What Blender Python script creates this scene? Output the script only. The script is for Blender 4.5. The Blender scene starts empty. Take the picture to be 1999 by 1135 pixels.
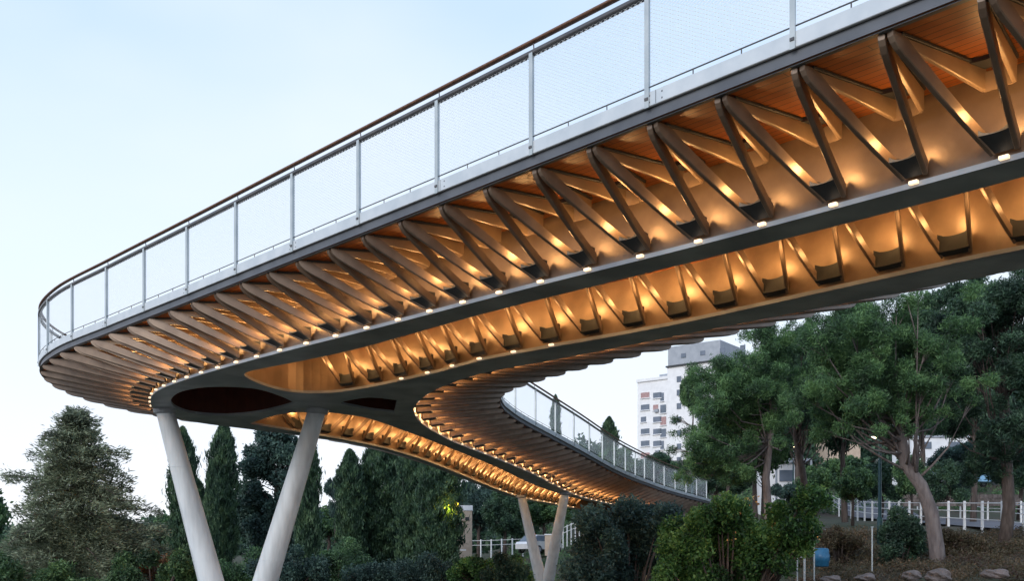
import bpy, bmesh, math, random
import numpy as np
from mathutils import Vector, Matrix
from mathutils.geometry import tessellate_polygon
random.seed(7); rng = np.random.default_rng(7)
R = math.radians
scene = bpy.context.scene
C = bpy.data.collections.new("place"); scene.collection.children.link(C)

# ------------------------------------------------------------------ camera
EYE = 1.6
FPX, HOR = 2000.0, 1110.0            # focal length and horizon line of the photograph, in its pixels
cam_d = bpy.data.cameras.new("camera"); cam = bpy.data.objects.new("camera", cam_d); C.objects.link(cam)
cam.location = (0, 0, EYE); cam.rotation_euler = (R(90), 0, 0)
cam_d.sensor_width = 36; cam_d.lens = 36 * FPX / 1999; cam_d.shift_y = (HOR - 567.5) / 1999
cam_d.clip_start = 0.1; cam_d.clip_end = 3000
scene.camera = cam
# ------------------------------------------------------------------ world, sun, exposure
w = bpy.data.worlds.new("World"); scene.world = w; w.use_nodes = True
nt = w.node_tree; nt.nodes.clear()
N = nt.nodes.new; L = nt.links.new
out = N("ShaderNodeOutputWorld")
sky = N("ShaderNodeTexSky"); sky.sky_type = 'NISHITA'; sky.sun_disc = False
SUN_EL, SUN_ROT = R(24), R(215)
sky.sun_elevation = SUN_EL; sky.sun_rotation = SUN_ROT
bg1 = N("ShaderNodeBackground"); L(sky.outputs[0], bg1.inputs[0]); bg1.inputs[1].default_value = 0.02
tc = N("ShaderNodeTexCoord"); sp = N("ShaderNodeSeparateXYZ"); L(tc.outputs['Generated'], sp.inputs[0])
ramp = N("ShaderNodeValToRGB"); L(sp.outputs['Z'], ramp.inputs[0])
e = ramp.color_ramp.elements
e[0].position = 0.0; e[0].color = (.90, .90, .96, 1)
e[1].position = 1.0; e[1].color = (.25, .42, .75, 1)
for p, c in ((.12, (.87, .90, .99, 1)), (.28, (.72, .85, .99, 1)), (.48, (.48, .67, .93, 1))):
    q = e.new(p); q.color = c
nz = N("ShaderNodeTexNoise"); nz.inputs['Scale'].default_value = 1.6; nz.inputs['Detail'].default_value = 4
mp = N("ShaderNodeMapping"); mp.inputs['Scale'].default_value = (1, 1, 2.2); L(tc.outputs['Generated'], mp.inputs[0]); L(mp.outputs[0], nz.inputs['Vector'])
cr = N("ShaderNodeMapRange"); cr.inputs[1].default_value = .38; cr.inputs[2].default_value = .68; cr.inputs[4].default_value = .75
L(nz.outputs[0], cr.inputs[0])
mx = N("ShaderNodeMixRGB"); L(cr.outputs[0], mx.inputs[0]); L(ramp.outputs[0], mx.inputs[1]); mx.inputs[2].default_value = (.80, .87, .97, 1)
bg2 = N("ShaderNodeBackground"); L(mx.outputs[0], bg2.inputs[0]); bg2.inputs[1].default_value = 1.0
ad = N("ShaderNodeAddShader"); L(bg1.outputs[0], ad.inputs[0]); L(bg2.outputs[0], ad.inputs[1]); L(ad.outputs[0], out.inputs[0])
sd = bpy.data.lights.new("sun", 'SUN'); sd.energy = 1.5; sd.angle = R(25); sd.color = (1, .96, .92)
sun = bpy.data.objects.new("sun", sd); C.objects.link(sun)
sun.rotation_euler = (R(90) - SUN_EL, 0, R(-35))
scene.view_settings.view_transform = 'Standard'; scene.view_settings.look = 'None'
scene.view_settings.exposure = 0.12; scene.view_settings.gamma = 1.0

# ------------------------------------------------------------------ materials
def mat(name, col, col2=None, rough=.6, metal=0, scale=6, bump=0, detail=4, emit=None, estr=0, coords='Object', sc3=(1, 1, 1), bscale=None, lo=.35, hi=.65):
    m = bpy.data.materials.new(name); m.use_nodes = True
    t = m.node_tree; b = t.nodes['Principled BSDF']
    b.inputs['Base Color'].default_value = (*col, 1); b.inputs['Roughness'].default_value = rough; b.inputs['Metallic'].default_value = metal
    tcn = t.nodes.new("ShaderNodeTexCoord"); mpn = t.nodes.new("ShaderNodeMapping"); mpn.inputs['Scale'].default_value = sc3
    t.links.new(tcn.outputs[coords], mpn.inputs[0])
    if col2 is not None:
        n = t.nodes.new("ShaderNodeTexNoise"); n.inputs['Scale'].default_value = scale; n.inputs['Detail'].default_value = detail
        t.links.new(mpn.outputs[0], n.inputs['Vector'])
        r = t.nodes.new("ShaderNodeValToRGB"); r.color_ramp.elements[0].position = lo; r.color_ramp.elements[1].position = hi
        r.color_ramp.elements[0].color = (*col, 1); r.color_ramp.elements[1].color = (*col2, 1)
        t.links.new(n.outputs[0], r.inputs[0]); t.links.new(r.outputs[0], b.inputs['Base Color'])
    if bump:
        n = t.nodes.new("ShaderNodeTexNoise"); n.inputs['Scale'].default_value = bscale or scale * 4; n.inputs['Detail'].default_value = 5
        t.links.new(mpn.outputs[0], n.inputs['Vector'])
        bp = t.nodes.new("ShaderNodeBump"); bp.inputs['Strength'].default_value = bump; bp.inputs['Distance'].default_value = .05
        t.links.new(n.outputs[0], bp.inputs['Height']); t.links.new(bp.outputs[0], b.inputs['Normal'])
    if emit:
        b.inputs['Emission Color'].default_value = (*emit, 1); b.inputs['Emission Strength'].default_value = estr
    return m

def leaf_mat(name, dark, mid, light, scale=.9, trans=.25):
    m = bpy.data.materials.new(name); m.use_nodes = True; t = m.node_tree; b = t.nodes['Principled BSDF']
    tcn = t.nodes.new("ShaderNodeTexCoord"); n = t.nodes.new("ShaderNodeTexNoise"); n.inputs['Scale'].default_value = scale; n.inputs['Detail'].default_value = 3
    t.links.new(tcn.outputs['Object'], n.inputs['Vector'])
    g = t.nodes.new("ShaderNodeNewGeometry")
    a = t.nodes.new("ShaderNodeMath"); a.operation = 'MULTIPLY_ADD'; a.inputs[1].default_value = .42; t.links.new(g.outputs['Random Per Island'], a.inputs[0])
    s = t.nodes.new("ShaderNodeMath"); s.operation = 'SUBTRACT'; s.inputs[1].default_value = .56; sc_ = t.nodes.new('ShaderNodeMath'); sc_.operation = 'MULTIPLY'; sc_.inputs[1].default_value = 1.7; t.links.new(n.outputs[0], sc_.inputs[0]); t.links.new(sc_.outputs[0], s.inputs[0]); t.links.new(s.outputs[0], a.inputs[2])
    r = t.nodes.new("ShaderNodeValToRGB"); el = r.color_ramp.elements
    el[0].position = .2; el[0].color = (*dark, 1); el[1].position = .8; el[1].color = (*light, 1); q = el.new(.5); q.color = (*mid, 1)
    t.links.new(a.outputs[0], r.inputs[0]); t.links.new(r.outputs[0], b.inputs['Base Color'])
    b.inputs['Roughness'].default_value = .6
    tr = t.nodes.new("ShaderNodeBsdfTranslucent"); t.links.new(r.outputs[0], tr.inputs[0])
    ms = t.nodes.new("ShaderNodeMixShader"); ms.inputs[0].default_value = trans
    o = t.nodes['Material Output']; t.links.new(b.outputs[0], ms.inputs[1]); t.links.new(tr.outputs[0], ms.inputs[2]); t.links.new(ms.outputs[0], o.inputs[0])
    return m

M = {}
M['steel'] = mat('painted_steel', (.135, .092, .066), (.195, .138, .10), .38, .25, scale=3, bump=.05, bscale=30)
M['web'] = mat('web_steel', (.22, .155, .105), (.32, .225, .15), .42, .25, scale=2.2, bump=.05, bscale=8)
M['padshade'] = mat('shaded_block_steel', (.012, .014, .017), (.02, .022, .026), .6, 0, scale=4)  # blacker copy of the dark steel; shade on the block faces put into colour
M['webout'] = mat('shaded_web_steel', (.15, .108, .082), (.22, .16, .12), .38, .3, scale=2.2, bump=.08, bscale=8)  # darker copy of the web steel, standing for the dimmer light outside
M['flange'] = mat('flange_steel', (.24, .27, .32), (.40, .44, .49), .5, .1, scale=1.3, bump=.08, bscale=9)
M['darkpad'] = mat('dark_steel', (.028, .032, .038), (.042, .046, .052), .5, .2, scale=4)
M['channel'] = mat('channel_steel', (.09, .10, .12), (.12, .13, .15), .5, .2, scale=3)
M['shadewall'] = mat('shaded_red_wall', (.08, .02, .015), (.12, .03, .02), .7, scale=3)  # shade inside the oval and small openings, put into their wall colour
M['fascia'] = mat('fascia_steel', (.52, .57, .62), (.62, .66, .70), .4, .2, scale=3, bump=.03)
M['post'] = mat('post_steel', (.42, .47, .50), (.52, .56, .58), .4, .3, scale=4)
M['railmetal'] = mat('rail_steel', (.09, .09, .10), (.13, .12, .12), .4, .4, scale=5)
M['handwood'] = mat('handrail_wood', (.13, .065, .04), (.21, .11, .07), .5, 0, scale=14, sc3=(1, 1, 4))
M['concrete'] = mat('column_paint', (.52, .57, .62), (.70, .76, .82), .5, 0, scale=5, bump=.12, bscale=18, sc3=(1, 1, .12), lo=.3, hi=.6)
M['lamp'] = mat('lamp_glass', (.9, .8, .6), emit=(1, .72, .48), estr=1.15)
M['deck'] = mat('deck_planks', (.22, .2, .18), (.3, .27, .24), .8, scale=8)
# wood soffit with planks (UV: u along the bridge, v across in metres)
def soffit_mat():
    m = bpy.data.materials.new('soffit_planks'); m.use_nodes = True; t = m.node_tree; b = t.nodes['Principled BSDF']
    uv = t.nodes.new("ShaderNodeUVMap"); uv.uv_map = 'UVMap'
    br = t.nodes.new("ShaderNodeTexBrick"); br.offset = .37; br.squash = 1
    br.inputs['Color1'].default_value = (.44, .13, .022, 1); br.inputs['Color2'].default_value = (.30, .08, .016, 1); br.inputs['Mortar'].default_value = (.03, .012, .006, 1)
    br.inputs['Scale'].default_value = 1; br.inputs['Mortar Size'].default_value = .006; br.inputs['Brick Width'].default_value = 2.4; br.inputs['Row Height'].default_value = .11
    br.inputs['Mortar Smooth'].default_value = .1
    t.links.new(uv.outputs[0], br.inputs['Vector'])
    n = t.nodes.new("ShaderNodeTexNoise"); n.inputs['Scale'].default_value = 3; n.inputs['Detail'].default_value = 5
    mpn = t.nodes.new("ShaderNodeMapping"); mpn.inputs['Scale'].default_value = (.7, 14, 1); t.links.new(uv.outputs[0], mpn.inputs[0]); t.links.new(mpn.outputs[0], n.inputs['Vector'])
    mxn = t.nodes.new("ShaderNodeMixRGB"); mxn.blend_type = 'MULTIPLY'; mxn.inputs[0].default_value = .6
    t.links.new(br.outputs[0], mxn.inputs[1]); t.links.new(n.outputs[0], mxn.inputs[2])
    t.links.new(mxn.outputs[0], b.inputs['Base Color']); b.inputs['Roughness'].default_value = .45
    bp = t.nodes.new("ShaderNodeBump"); bp.inputs['Strength'].default_value = .5; bp.inputs['Distance'].default_value = .01; bp.invert = True
    t.links.new(br.outputs['Fac'], bp.inputs['Height']); t.links.new(bp.outputs[0], b.inputs['Normal'])
    return m
M['soffit'] = soffit_mat()
def net_mat():
    m = bpy.data.materials.new('steel_cable_net'); m.use_nodes = True; t = m.node_tree; b = t.nodes['Principled BSDF']
    b.inputs['Base Color'].default_value = (.95, .98, 1, 1); b.inputs['Roughness'].default_value = .35; b.inputs['Metallic'].default_value = .0
    uv = t.nodes.new("ShaderNodeUVMap"); uv.uv_map = 'UVMap'; s = t.nodes.new("ShaderNodeSeparateXYZ"); t.links.new(uv.outputs[0], s.inputs[0])
    def M_(op, a, bb=None):
        n = t.nodes.new("ShaderNodeMath"); n.operation = op
        for i, v in enumerate((a, bb)):
            if v is None: continue
            if isinstance(v, (int, float)): n.inputs[i].default_value = v
            else: t.links.new(v, n.inputs[i])
        return n.outputs[0]
    outs = []
    for sg in (1, -1):
        q = M_('ADD', M_('MULTIPLY', s.outputs[0], 13.0), M_('MULTIPLY', s.outputs[1], 22.0 * sg))
        d = M_('ABSOLUTE', M_('SUBTRACT', M_('FRACT', q), .5))
        outs.append(M_('LESS_THAN', d, .07))
    mk = M_('MAXIMUM', outs[0], outs[1])
    tr = t.nodes.new("ShaderNodeBsdfTransparent"); ms = t.nodes.new("ShaderNodeMixShader"); o = t.nodes['Material Output']
    tl = t.nodes.new("ShaderNodeBsdfTranslucent"); tl.inputs[0].default_value = (.9, .95, .98, 1)
    m2 = t.nodes.new("ShaderNodeMixShader"); m2.inputs[0].default_value = .5; t.links.new(b.outputs[0], m2.inputs[1]); t.links.new(tl.outputs[0], m2.inputs[2])
    t.links.new(mk, ms.inputs[0]); t.links.new(tr.outputs[0], ms.inputs[1]); t.links.new(m2.outputs[0], ms.inputs[2]); t.links.new(ms.outputs[0], o.inputs[0])
    return m
M['net'] = net_mat()

# ------------------------------------------------------------------ object helpers
def mesh_obj(name, verts, faces, mats, parent=None, mi=None, uvs=None, smooth=False):
    me = bpy.data.meshes.new(name); me.from_pydata([tuple(v) for v in verts], [], faces)
    for m in (mats if isinstance(mats, (list, tuple)) else [mats]): me.materials.append(m)
    if mi is not None: me.polygons.foreach_set('material_index', mi)
    if uvs is not None:
        ul = me.uv_layers.new(name='UVMap')
        for i, l in enumerate(me.loops): ul.data[i].uv = uvs[l.vertex_index]
    if smooth: me.polygons.foreach_set('use_smooth', [True] * len(me.polygons))
    me.update()
    o = bpy.data.objects.new(name, me); C.objects.link(o)
    if parent: o.parent = parent
    return o
def tag(o, label, cat, group=None, kind=None):
    if label: o['label'] = label
    if cat: o['category'] = cat
    if group: o['group'] = group
    if kind: o['kind'] = kind
    return o
def empty(name, loc, label, cat, group=None):
    o = bpy.data.objects.new(name, None); C.objects.link(o); o.location = loc; o.empty_display_size = .3
    return tag(o, label, cat, group)
class MB:
    def __init__(s): s.v = []; s.f = []; s.m = []
    def add(s, vs, fs, m=0):
        b = len(s.v); s.v += [Vector(v) for v in vs]; s.f += [tuple(b + i for i in f) for f in fs]; s.m += [m] * len(fs)
    def box(s, c, sz, m=0, rz=0):
        x, y, z = (q / 2 for q in sz); cs, sn = math.cos(rz), math.sin(rz)
        vs = [(c[0] + a * x * cs - b * y * sn, c[1] + a * x * sn + b * y * cs, c[2] + d * z) for a in (-1, 1) for b in (-1, 1) for d in (-1, 1)]
        s.add(vs, [(0, 1, 3, 2), (4, 6, 7, 5), (0, 4, 5, 1), (2, 3, 7, 6), (0, 2, 6, 4), (1, 5, 7, 3)], m)
    def hexa(s, lo, hi, m=0):     # lo, hi: four points each (rings)
        n = len(lo); s.add(list(lo) + list(hi), [tuple(range(n))[::-1], tuple(range(n, 2 * n))] + [(i, (i + 1) % n, n + (i + 1) % n, n + i) for i in range(n)], m)
    def sweep(s, rings, m=0, cap=True, closed=False):
        n = len(rings[0]); vs = [p for r in rings for p in r]; fs = []
        K = len(rings)
        for k in range(K if closed else K - 1):
            a, b = k * n, ((k + 1) % K) * n
            fs += [(a + i, a + (i + 1) % n, b + (i + 1) % n, b + i) for i in range(n)]
        if cap and not closed: fs += [tuple(range(n))[::-1], tuple(range((K - 1) * n, K * n))]
        s.add(vs, fs, m)
    def tube(s, pts, rad, n=8, m=0):
        pts = [Vector(p) for p in pts]; rings = []
        for i, p in enumerate(pts):
            d = (pts[min(i + 1, len(pts) - 1)] - pts[max(i - 1, 0)]).normalized()
            up = Vector((0, 0, 1)) if abs(d.z) < .9 else Vector((1, 0, 0))
            a = d.cross(up).normalized(); b = a.cross(d)
            r = rad[i] if isinstance(rad, (list, tuple)) else rad
            rings.append([p + a * r * math.cos(2 * math.pi * k / n) + b * r * math.sin(2 * math.pi * k / n) for k in range(n)])
        s.sweep(rings, m)
    def build(s, name, mats, parent=None, smooth=False, origin=None):
        v = s.v
        if origin is not None: v = [p - Vector(origin) for p in v]
        o = mesh_obj(name, v, s.f, mats, parent, s.m, smooth=smooth)
        return o

# ------------------------------------------------------------------ bridge geometry
def sstep(t): t = min(1, max(0, t)); return t * t * (3 - 2 * t)
def zd(y): return EYE + 5.5 - .9 * sstep((y - 27) / 23) - .018 * max(0, y - 54)     # top of the deck
def unproj(px, py, dz):                                      # plan position of a point at deck top + dz
    D = 25.0
    for _ in range(60): D = .5 * D + .5 * (zd(D) - EYE + dz) * FPX / (HOR - py)
    return Vector(((px - 1000) / FPX * D, D))
def proj(x, y, z): return (1000 + FPX * x / y, HOR - FPX * (z - EYE) / y)
ST = [  # outer edge, outer keel, inner keel, inner edge
 ((7.85,5.47),(8.93,6.67),(11.36,10.2),(13.2,11.6)),
 ((4.71,8.68),(5.92,9.75),(8.6,12.95),(10.75,14.6)),
 ((1.56,11.9),(2.75,13.0),(5.5,16.0),(8.0,18.3)),
 ((-.98,14.5),(.2,15.4),(2.8,18.7),(5.5,21.6)),
 ((-3.67,17.25),(-2.2,17.75),(1.0,20.5),(3.5,24.2)),
 ((-6.3,19.95),(-4.77,20.2),(-.53,21.95),(2.0,26.2)),
 ((-8.9,22.6),(-6.9,22.4),(-1.35,23.2),(1.1,27.6)),
 ((-11.1,24.9),(-8.35,24.2),(-1.95,24.5),(.35,28.8)),
 ((-12.5,27.1),(-9.1,25.8),(-2.4,26.0),(-.1,29.8)),
 ((-13.0,29.5),(-9.5,27.5),(-2.62,27.3),(-.30,30.7)),
 ((-12.5,31.9),(-9.1,29.2),(-2.66,28.4),(-.36,31.5)),
 ((-11.2,33.8),(-8.0,30.4),(-2.6,29.5),(-.30,32.3)),
 ((-9.5,35.2),(-6.6,31.6),(-2.42,30.7),(-.15,33.2)),
 ((-7.5,36.9),(-5.1,33.3),(-1.85,33.0),(.40,35.1)),
 ((-5.5,39.3),(-3.55,36.4),(-.62,36.2),(1.55,38.1)),
 ((-3.6,43.2),(-1.8,41.8),(.95,40.4),(3.05,42.0)),
 ((-1.6,49.6),(.25,48.6),(3.3,48.2),(5.3,48.4)),
 ((1.4,57),(3.2,56.3),(6.2,55.5),(8.2,56.3)),
 ((6.5,68),(8.2,67),(10.8,65),(12.7,65.6))]
def cr_interp(P, t):
    n = len(P); i = min(int(t), n - 2); f = t - i
    p0, p1, p2, p3 = (Vector(P[max(0, min(n - 1, j))]) for j in (i - 1, i, i + 1, i + 2))
    if i == 0: p0 = 2 * p1 - p2
    if i == n - 2: p3 = 2 * p2 - p1
    return .5 * ((2 * p1) + (-p0 + p2) * f + (2 * p0 - 5 * p1 + 4 * p2 - p3) * f * f + (-p0 + 3 * p1 - 3 * p2 + p3) * f ** 3)
CV = [[s[k] for s in ST] for k in range(4)]
TM = len(ST) - 1
def EO(t): return cr_interp(CV[0], t)
def KO(t): return cr_interp(CV[1], t)
def KI(t): return cr_interp(CV[2], t)
def EI(t): return cr_interp(CV[3], t)
class Arc:   # arc-length table of a function of t
    def __init__(s, fs):
        s.t = np.linspace(0, TM, 1501); a = np.zeros(1501)
        for f in fs:
            p = np.array([f(t) for t in s.t]); d = np.hypot(*(p[1:] - p[:-1]).T); a[1:] += np.cumsum(d) / len(fs)
        s.a = a; s.L = a[-1]
    def at(s, l): return float(np.interp(l, s.a, s.t))
    def of(s, t): return float(np.interp(t, s.t, s.a))
def P3(p, dz): return Vector((p[0], p[1], zd(p[1]) + dz))
def tangent(f, t):
    h = .02; d = f(min(TM, t + h)) - f(max(0, t - h)); return d.normalized()
TS = [i * .125 for i in range(TM * 8 + 1)]

bridge = empty('footbridge', (-7.4, 27.7, -1.0), 'long curving steel footbridge with glowing ribbed underside and white V columns', 'footbridge')
_off = Vector(bridge.location)
def bpart(mb, name, mats, parent=None, smooth=False):
    o = mb.build(name, mats, None, smooth, origin=_off if parent is None else _off)
    o.parent = parent or bridge
    return o
# soffit and deck
def band(fa, fb, dz, nv, voff=0):
    vs, fs, uv = [], [], []
    ua = 0; prev = None
    for t in TS:
        a, b = fa(t), fb(t); mid = (a + b) / 2
        if prev is not None: ua += (mid - prev).length
        prev = mid; wd = (b - a).length
        for j in range(nv + 1):
            p = a.lerp(b, j / nv); vs.append(Vector((p[0], p[1], zd(p[1]) + dz)) - _off); uv.append((ua, voff + wd * j / nv))
    for i in range(len(TS) - 1):
        for j in range(nv):
            a = i * (nv + 1) + j; fs.append((a, a + 1, a + nv + 2, a + nv + 1))
    return vs, fs, uv
def join_band(lst):
    V, F, U = [], [], []
    for v, f, u in lst:
        b = len(V); V += v; F += [tuple(b + i for i in q) for q in f]; U += u
    return V, F, U
V, F, U = join_band([band(EO, KO, -.30, 3), band(KO, KI, -.302, 6), band(KI, EI, -.30, 4)])
mesh_obj('soffit', V, F, M['soffit'], bridge, uvs=U)
V, F, U = join_band([band(EO, KO, -.02, 2), band(KO, KI, -.02, 3), band(KI, EI, -.02, 2)])
mesh_obj('deck', V, F, M['deck'], bridge, uvs=U)

# edge assemblies
def sect(fn, sgn, prof, ts=TS):     # prof: (outward offset, dz) list swept along the edge
    rings = []
    for t in ts:
        p = fn(t); d = tangent(fn, t); n = Vector((-d.y, d.x)) * sgn
        rings.append([Vector((p.x + n.x * o, p.y + n.y * o, zd(p.y) + z)) for o, z in prof])
    return rings
# outward side: for outer edge outward normal
def outward(fn, other, t):
    p = fn(t); d = tangent(fn, t); n = Vector((-d.y, d.x))
    return 1 if (p - other(t)).dot(n) > 0 else -1
for fn, other in ((EO, KO), (EI, KI)):
    sg = outward(fn, other, 5)
    m = MB(); m.sweep(sect(fn, sg, [(-.02, -.155), (.012, -.155), (.018, -.148), (.018, .008), (.012, .014), (-.02, .014)])); bpart(m, 'edge_plate', [M['fascia']])
    m = MB(); m.sweep(sect(fn, sg, [(-.09, -.315), (-.03, -.315), (-.03, -.157), (-.09, -.157)]))
    ar_ = Arc([fn]); l_ = 1.2
    while l_ < ar_.L:
        t = ar_.at(l_); p = fn(t); d = tangent(fn, t); n = Vector((-d.y, d.x)) * sg; rz_ = math.atan2(d.y, d.x)
        m.box((p.x + n.x * .0185, p.y + n.y * .0185, zd(p.y) - .07), (.007, .003, .15), 0, rz_)
        for q_ in (-.09, .09):
            for zz_ in (-.035, -.11): m.box((p.x + n.x * .019 + d.x * q_, p.y + n.y * .019 + d.y * q_, zd(p.y) + zz_), (.016, .006, .016), 0, rz_)
        l_ += 3.822
    bpart(m, 'edge_channel', [M['channel']])
    # rails
    r = .019
    m = MB(); m.sweep(sect(fn, sg, [(.0 + .008 * math.cos(a), .075 + .008 * math.sin(a)) for a in [k * math.pi / 3 for k in range(6)]]))
    bpart(m, 'net_cable', [M['railmetal']])
    m = MB(); m.sweep(sect(fn, sg, [(-.05, 1.135), (.03, 1.135), (.035, 1.145), (.035, 1.175), (.03, 1.185), (-.05, 1.185)])); bpart(m, 'top_rail', [M['railmetal']])
    m = MB(); m.sweep(sect(fn, sg, [(-.02 + .045 * math.cos(a), 1.315 + .026 * math.sin(a)) for a in [k * math.pi / 5 for k in range(10)]])); bpart(m, 'handrail', [M['handwood']], smooth=True)
# posts and net panels
arcO = Arc([EO]); arcI = Arc([EI])
def t_near(fn, x, y):
    return min(TS, key=lambda t: (fn(t) - Vector((x, y))).length)
sO = 1.885; o0 = (arcO.of(2.0) - .03) % sO
sI = 2.2; i0 = .6
hand_stub = MB()
for fn, other, arc, s, s0 in ((EO, KO, arcO, sO, o0), (EI, KI, arcI, sI, i0)):
    sg = outward(fn, other, 5); l = s0; prev = None
    k = 0
    while l < arc.L:
        t = arc.at(l); p = fn(t); d = tangent(fn, t); n = Vector((-d.y, d.x)) * sg; z = zd(p.y)
        rz = math.atan2(d.y, d.x)
        m = MB(); m.box((p.x + n.x * .03, p.y + n.y * .03, z + .49), (.062, .014, 1.32), 0, rz)
        m.box((p.x - n.x * .0, p.y - n.y * .0, z + .58), (.012, .055, 1.14), 0, rz)
        m.box((p.x + n.x * .042, p.y + n.y * .042, z - .07), (.05, .012, .03), 1, rz)
        m.tube([(p.x - n.x * .03, p.y - n.y * .03, z + 1.185), (p.x - n.x * .02, p.y - n.y * .02, z + 1.295)], .009, 6, 1)
        bpart(m, 'railing_post', [M['post'], M['railmetal']])
        if prev is not None:
            m = []; fs = []; uv = []
            for j in range(7):
                ll = prev + .03 + (l - prev - .06) * j / 6; q = fn(arc.at(ll))
                for zz in (.075, 1.14):
                    m.append(Vector((q.x, q.y, zd(q.y) + zz)) - _off); uv.append((ll, zz))
            fs = [(2 * j, 2 * j + 2, 2 * j + 3, 2 * j + 1) for j in range(6)]
            mesh_obj('net_panel', m, fs, M['net'], bridge, uvs=uv)
            for q_ in (1 / 3, 2 / 3):
                q = fn(arc.at(prev + (l - prev) * q_)); hand_stub.box((q.x, q.y, zd(q.y) + .045), (.012, .012, .07), 0)
        prev = l; l += s; k += 1
bpart(hand_stub, 'cable_clips', [M['railmetal']])['kind'] = 'stuff'

# keel plate with openings
def dense(fn, t0=0, t1=TM, n=160): return [fn(t0 + (t1 - t0) * i / n) for i in range(n + 1)]
def closed_cr(P, n=5, sharp=()):
    o = []; K = len(P)
    for i in range(K):
        p0, p1, p2, p3 = P[i - 1], P[i], P[(i + 1) % K], P[(i + 2) % K]
        if i in sharp: p0 = 2 * p1 - p2
        if (i + 1) % K in sharp: p3 = 2 * p2 - p1
        # chord-limited tangents keep long and short spans well behaved
        L1 = (p2 - p1).length; m1 = (p2 - p0); m2 = (p3 - p1)
        m1 = m1.normalized() * L1 * .9 if m1.length else m1; m2 = m2.normalized() * L1 * .9 if m2.length else m2
        for j in range(n):
            f = j / n; h = (2 * f ** 3 - 3 * f * f + 1, f ** 3 - 2 * f * f + f, -2 * f ** 3 + 3 * f * f, f ** 3 - f * f)
            o.append(p1 * h[0] + m1 * h[1] + p2 * h[2] + m2 * h[3])
    return o
def U_(x, y): return unproj(x, y, -1.3)
def inset(fa, fb, t, d): a, b = fa(t), fb(t); return a + (b - a).normalized() * d
A_top = [inset(KO, KI, 0.02, .36), inset(KO, KI, .6, .36), U_(1999, 345), U_(1650, 437), U_(1299, 525), U_(952, 611), U_(700, 681), U_(600, 703), U_(529, 717)]
A_bot = [U_(477, 731), U_(522, 755), U_(579, 767), U_(651, 767), U_(736, 754), U_(850, 729), U_(952, 702), U_(1299, 638), U_(1651, 561), U_(1999, 487), inset(KI, KO, .6, .36), inset(KI, KO, .02, .36)]
hole_A = closed_cr(A_top + A_bot, 5, sharp=(0, len(A_top) + len(A_bot) - 1))
hole_C = closed_cr([U_(*q) for q in ((334, 783), (350, 767), (390, 758), (440, 756), (500, 760), (550, 775), (577, 788), (550, 796), (500, 807), (440, 812), (380, 808), (345, 797))], 5, sharp=(6,))
hole_D = closed_cr([U_(*q) for q in ((665, 788), (695, 780), (725, 777), (776, 782), (770, 806), (725, 801), (695, 795))], 5, sharp=(3, 4))
B_top = [U_(*q) for q in ((488, 828), (525, 815), (565, 807), (611, 805), (651, 807), (708, 815), (777, 837), (872, 873), (968, 912), (1045, 948))] + [inset(KI, KO, t, .38) for t in (16.2, 17, 17.9)]
B_bot = [inset(KO, KI, t, .33) for t in (17.9, 17, 16, 15.2, 14.6, 14, 13.4, 12.9)] + [U_(560, 840)]
hole_B = closed_cr(B_top + B_bot, 4, sharp=(0, 12, 13))
outer = dense(KO) + dense(KI)[::-1]
def offset_loop(lp, d):   # positive grows the loop outward
    n = len(lp); area = sum(lp[i].x * lp[(i + 1) % n].y - lp[(i + 1) % n].x * lp[i].y for i in range(n)); s = 1 if area > 0 else -1
    o = []
    for i in range(n):
        t = (lp[(i + 1) % n] - lp[i - 1])
        if t.length < 1e-9: o.append(lp[i]); continue
        t.normalize(); o.append(lp[i] + Vector((t.y, -t.x)) * d * s)
    return o
loops = [outer, hole_A, hole_B, hole_C, hole_D]
flat = [p for l in loops for p in l]
tris = tessellate_polygon([[Vector((p.x, p.y, 0)) for p in l] for l in loops])
m = MB()
nb = len(flat)
fs = []
for t_ in tris:
    a, b, c = (flat[i] for i in t_)
    cr_ = (b - a).cross(c - a)
    if abs(cr_) < 1e-9: continue
    t2 = t_ if cr_ > 0 else t_[::-1]
    fs.append(tuple(i + nb for i in t2)); fs.append(tuple(t2[::-1]))
base = 0
for l in loops:
    n = len(l)
    for i in range(n): a, b = base + i, base + (i + 1) % n; fs.append((a, b, b + nb, a + nb))
    base += n
m.add([P3(p, -1.30) for p in flat] + [P3(p, -1.24) for p in flat], fs)
bpart(m, 'keel_plate', [M['flange']])
def wall(lp, closed, d, mt, off):
    lq = offset_loop(lp, off); n = len(lq); mm = MB()
    rng_ = range(n if closed else n - 1)
    mm.add([P3(p, -1.239) for p in lq] + [P3(p, -.304) for p in lq], [(i, (i + 1) % n, n + (i + 1) % n, n + i) for i in rng_])
    return bpart(mm, 'keel_web', [mt])
no = len(outer)
wall(outer, True, 1, M['webout'], -.05)
wall(hole_A, True, 1, M['web'], .04); wall(hole_B, True, 1, M['web'], .04)
wall(hole_C, True, 1, M['shadewall'], .03); wall(hole_D, True, 1, M['shadewall'], .03)

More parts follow.
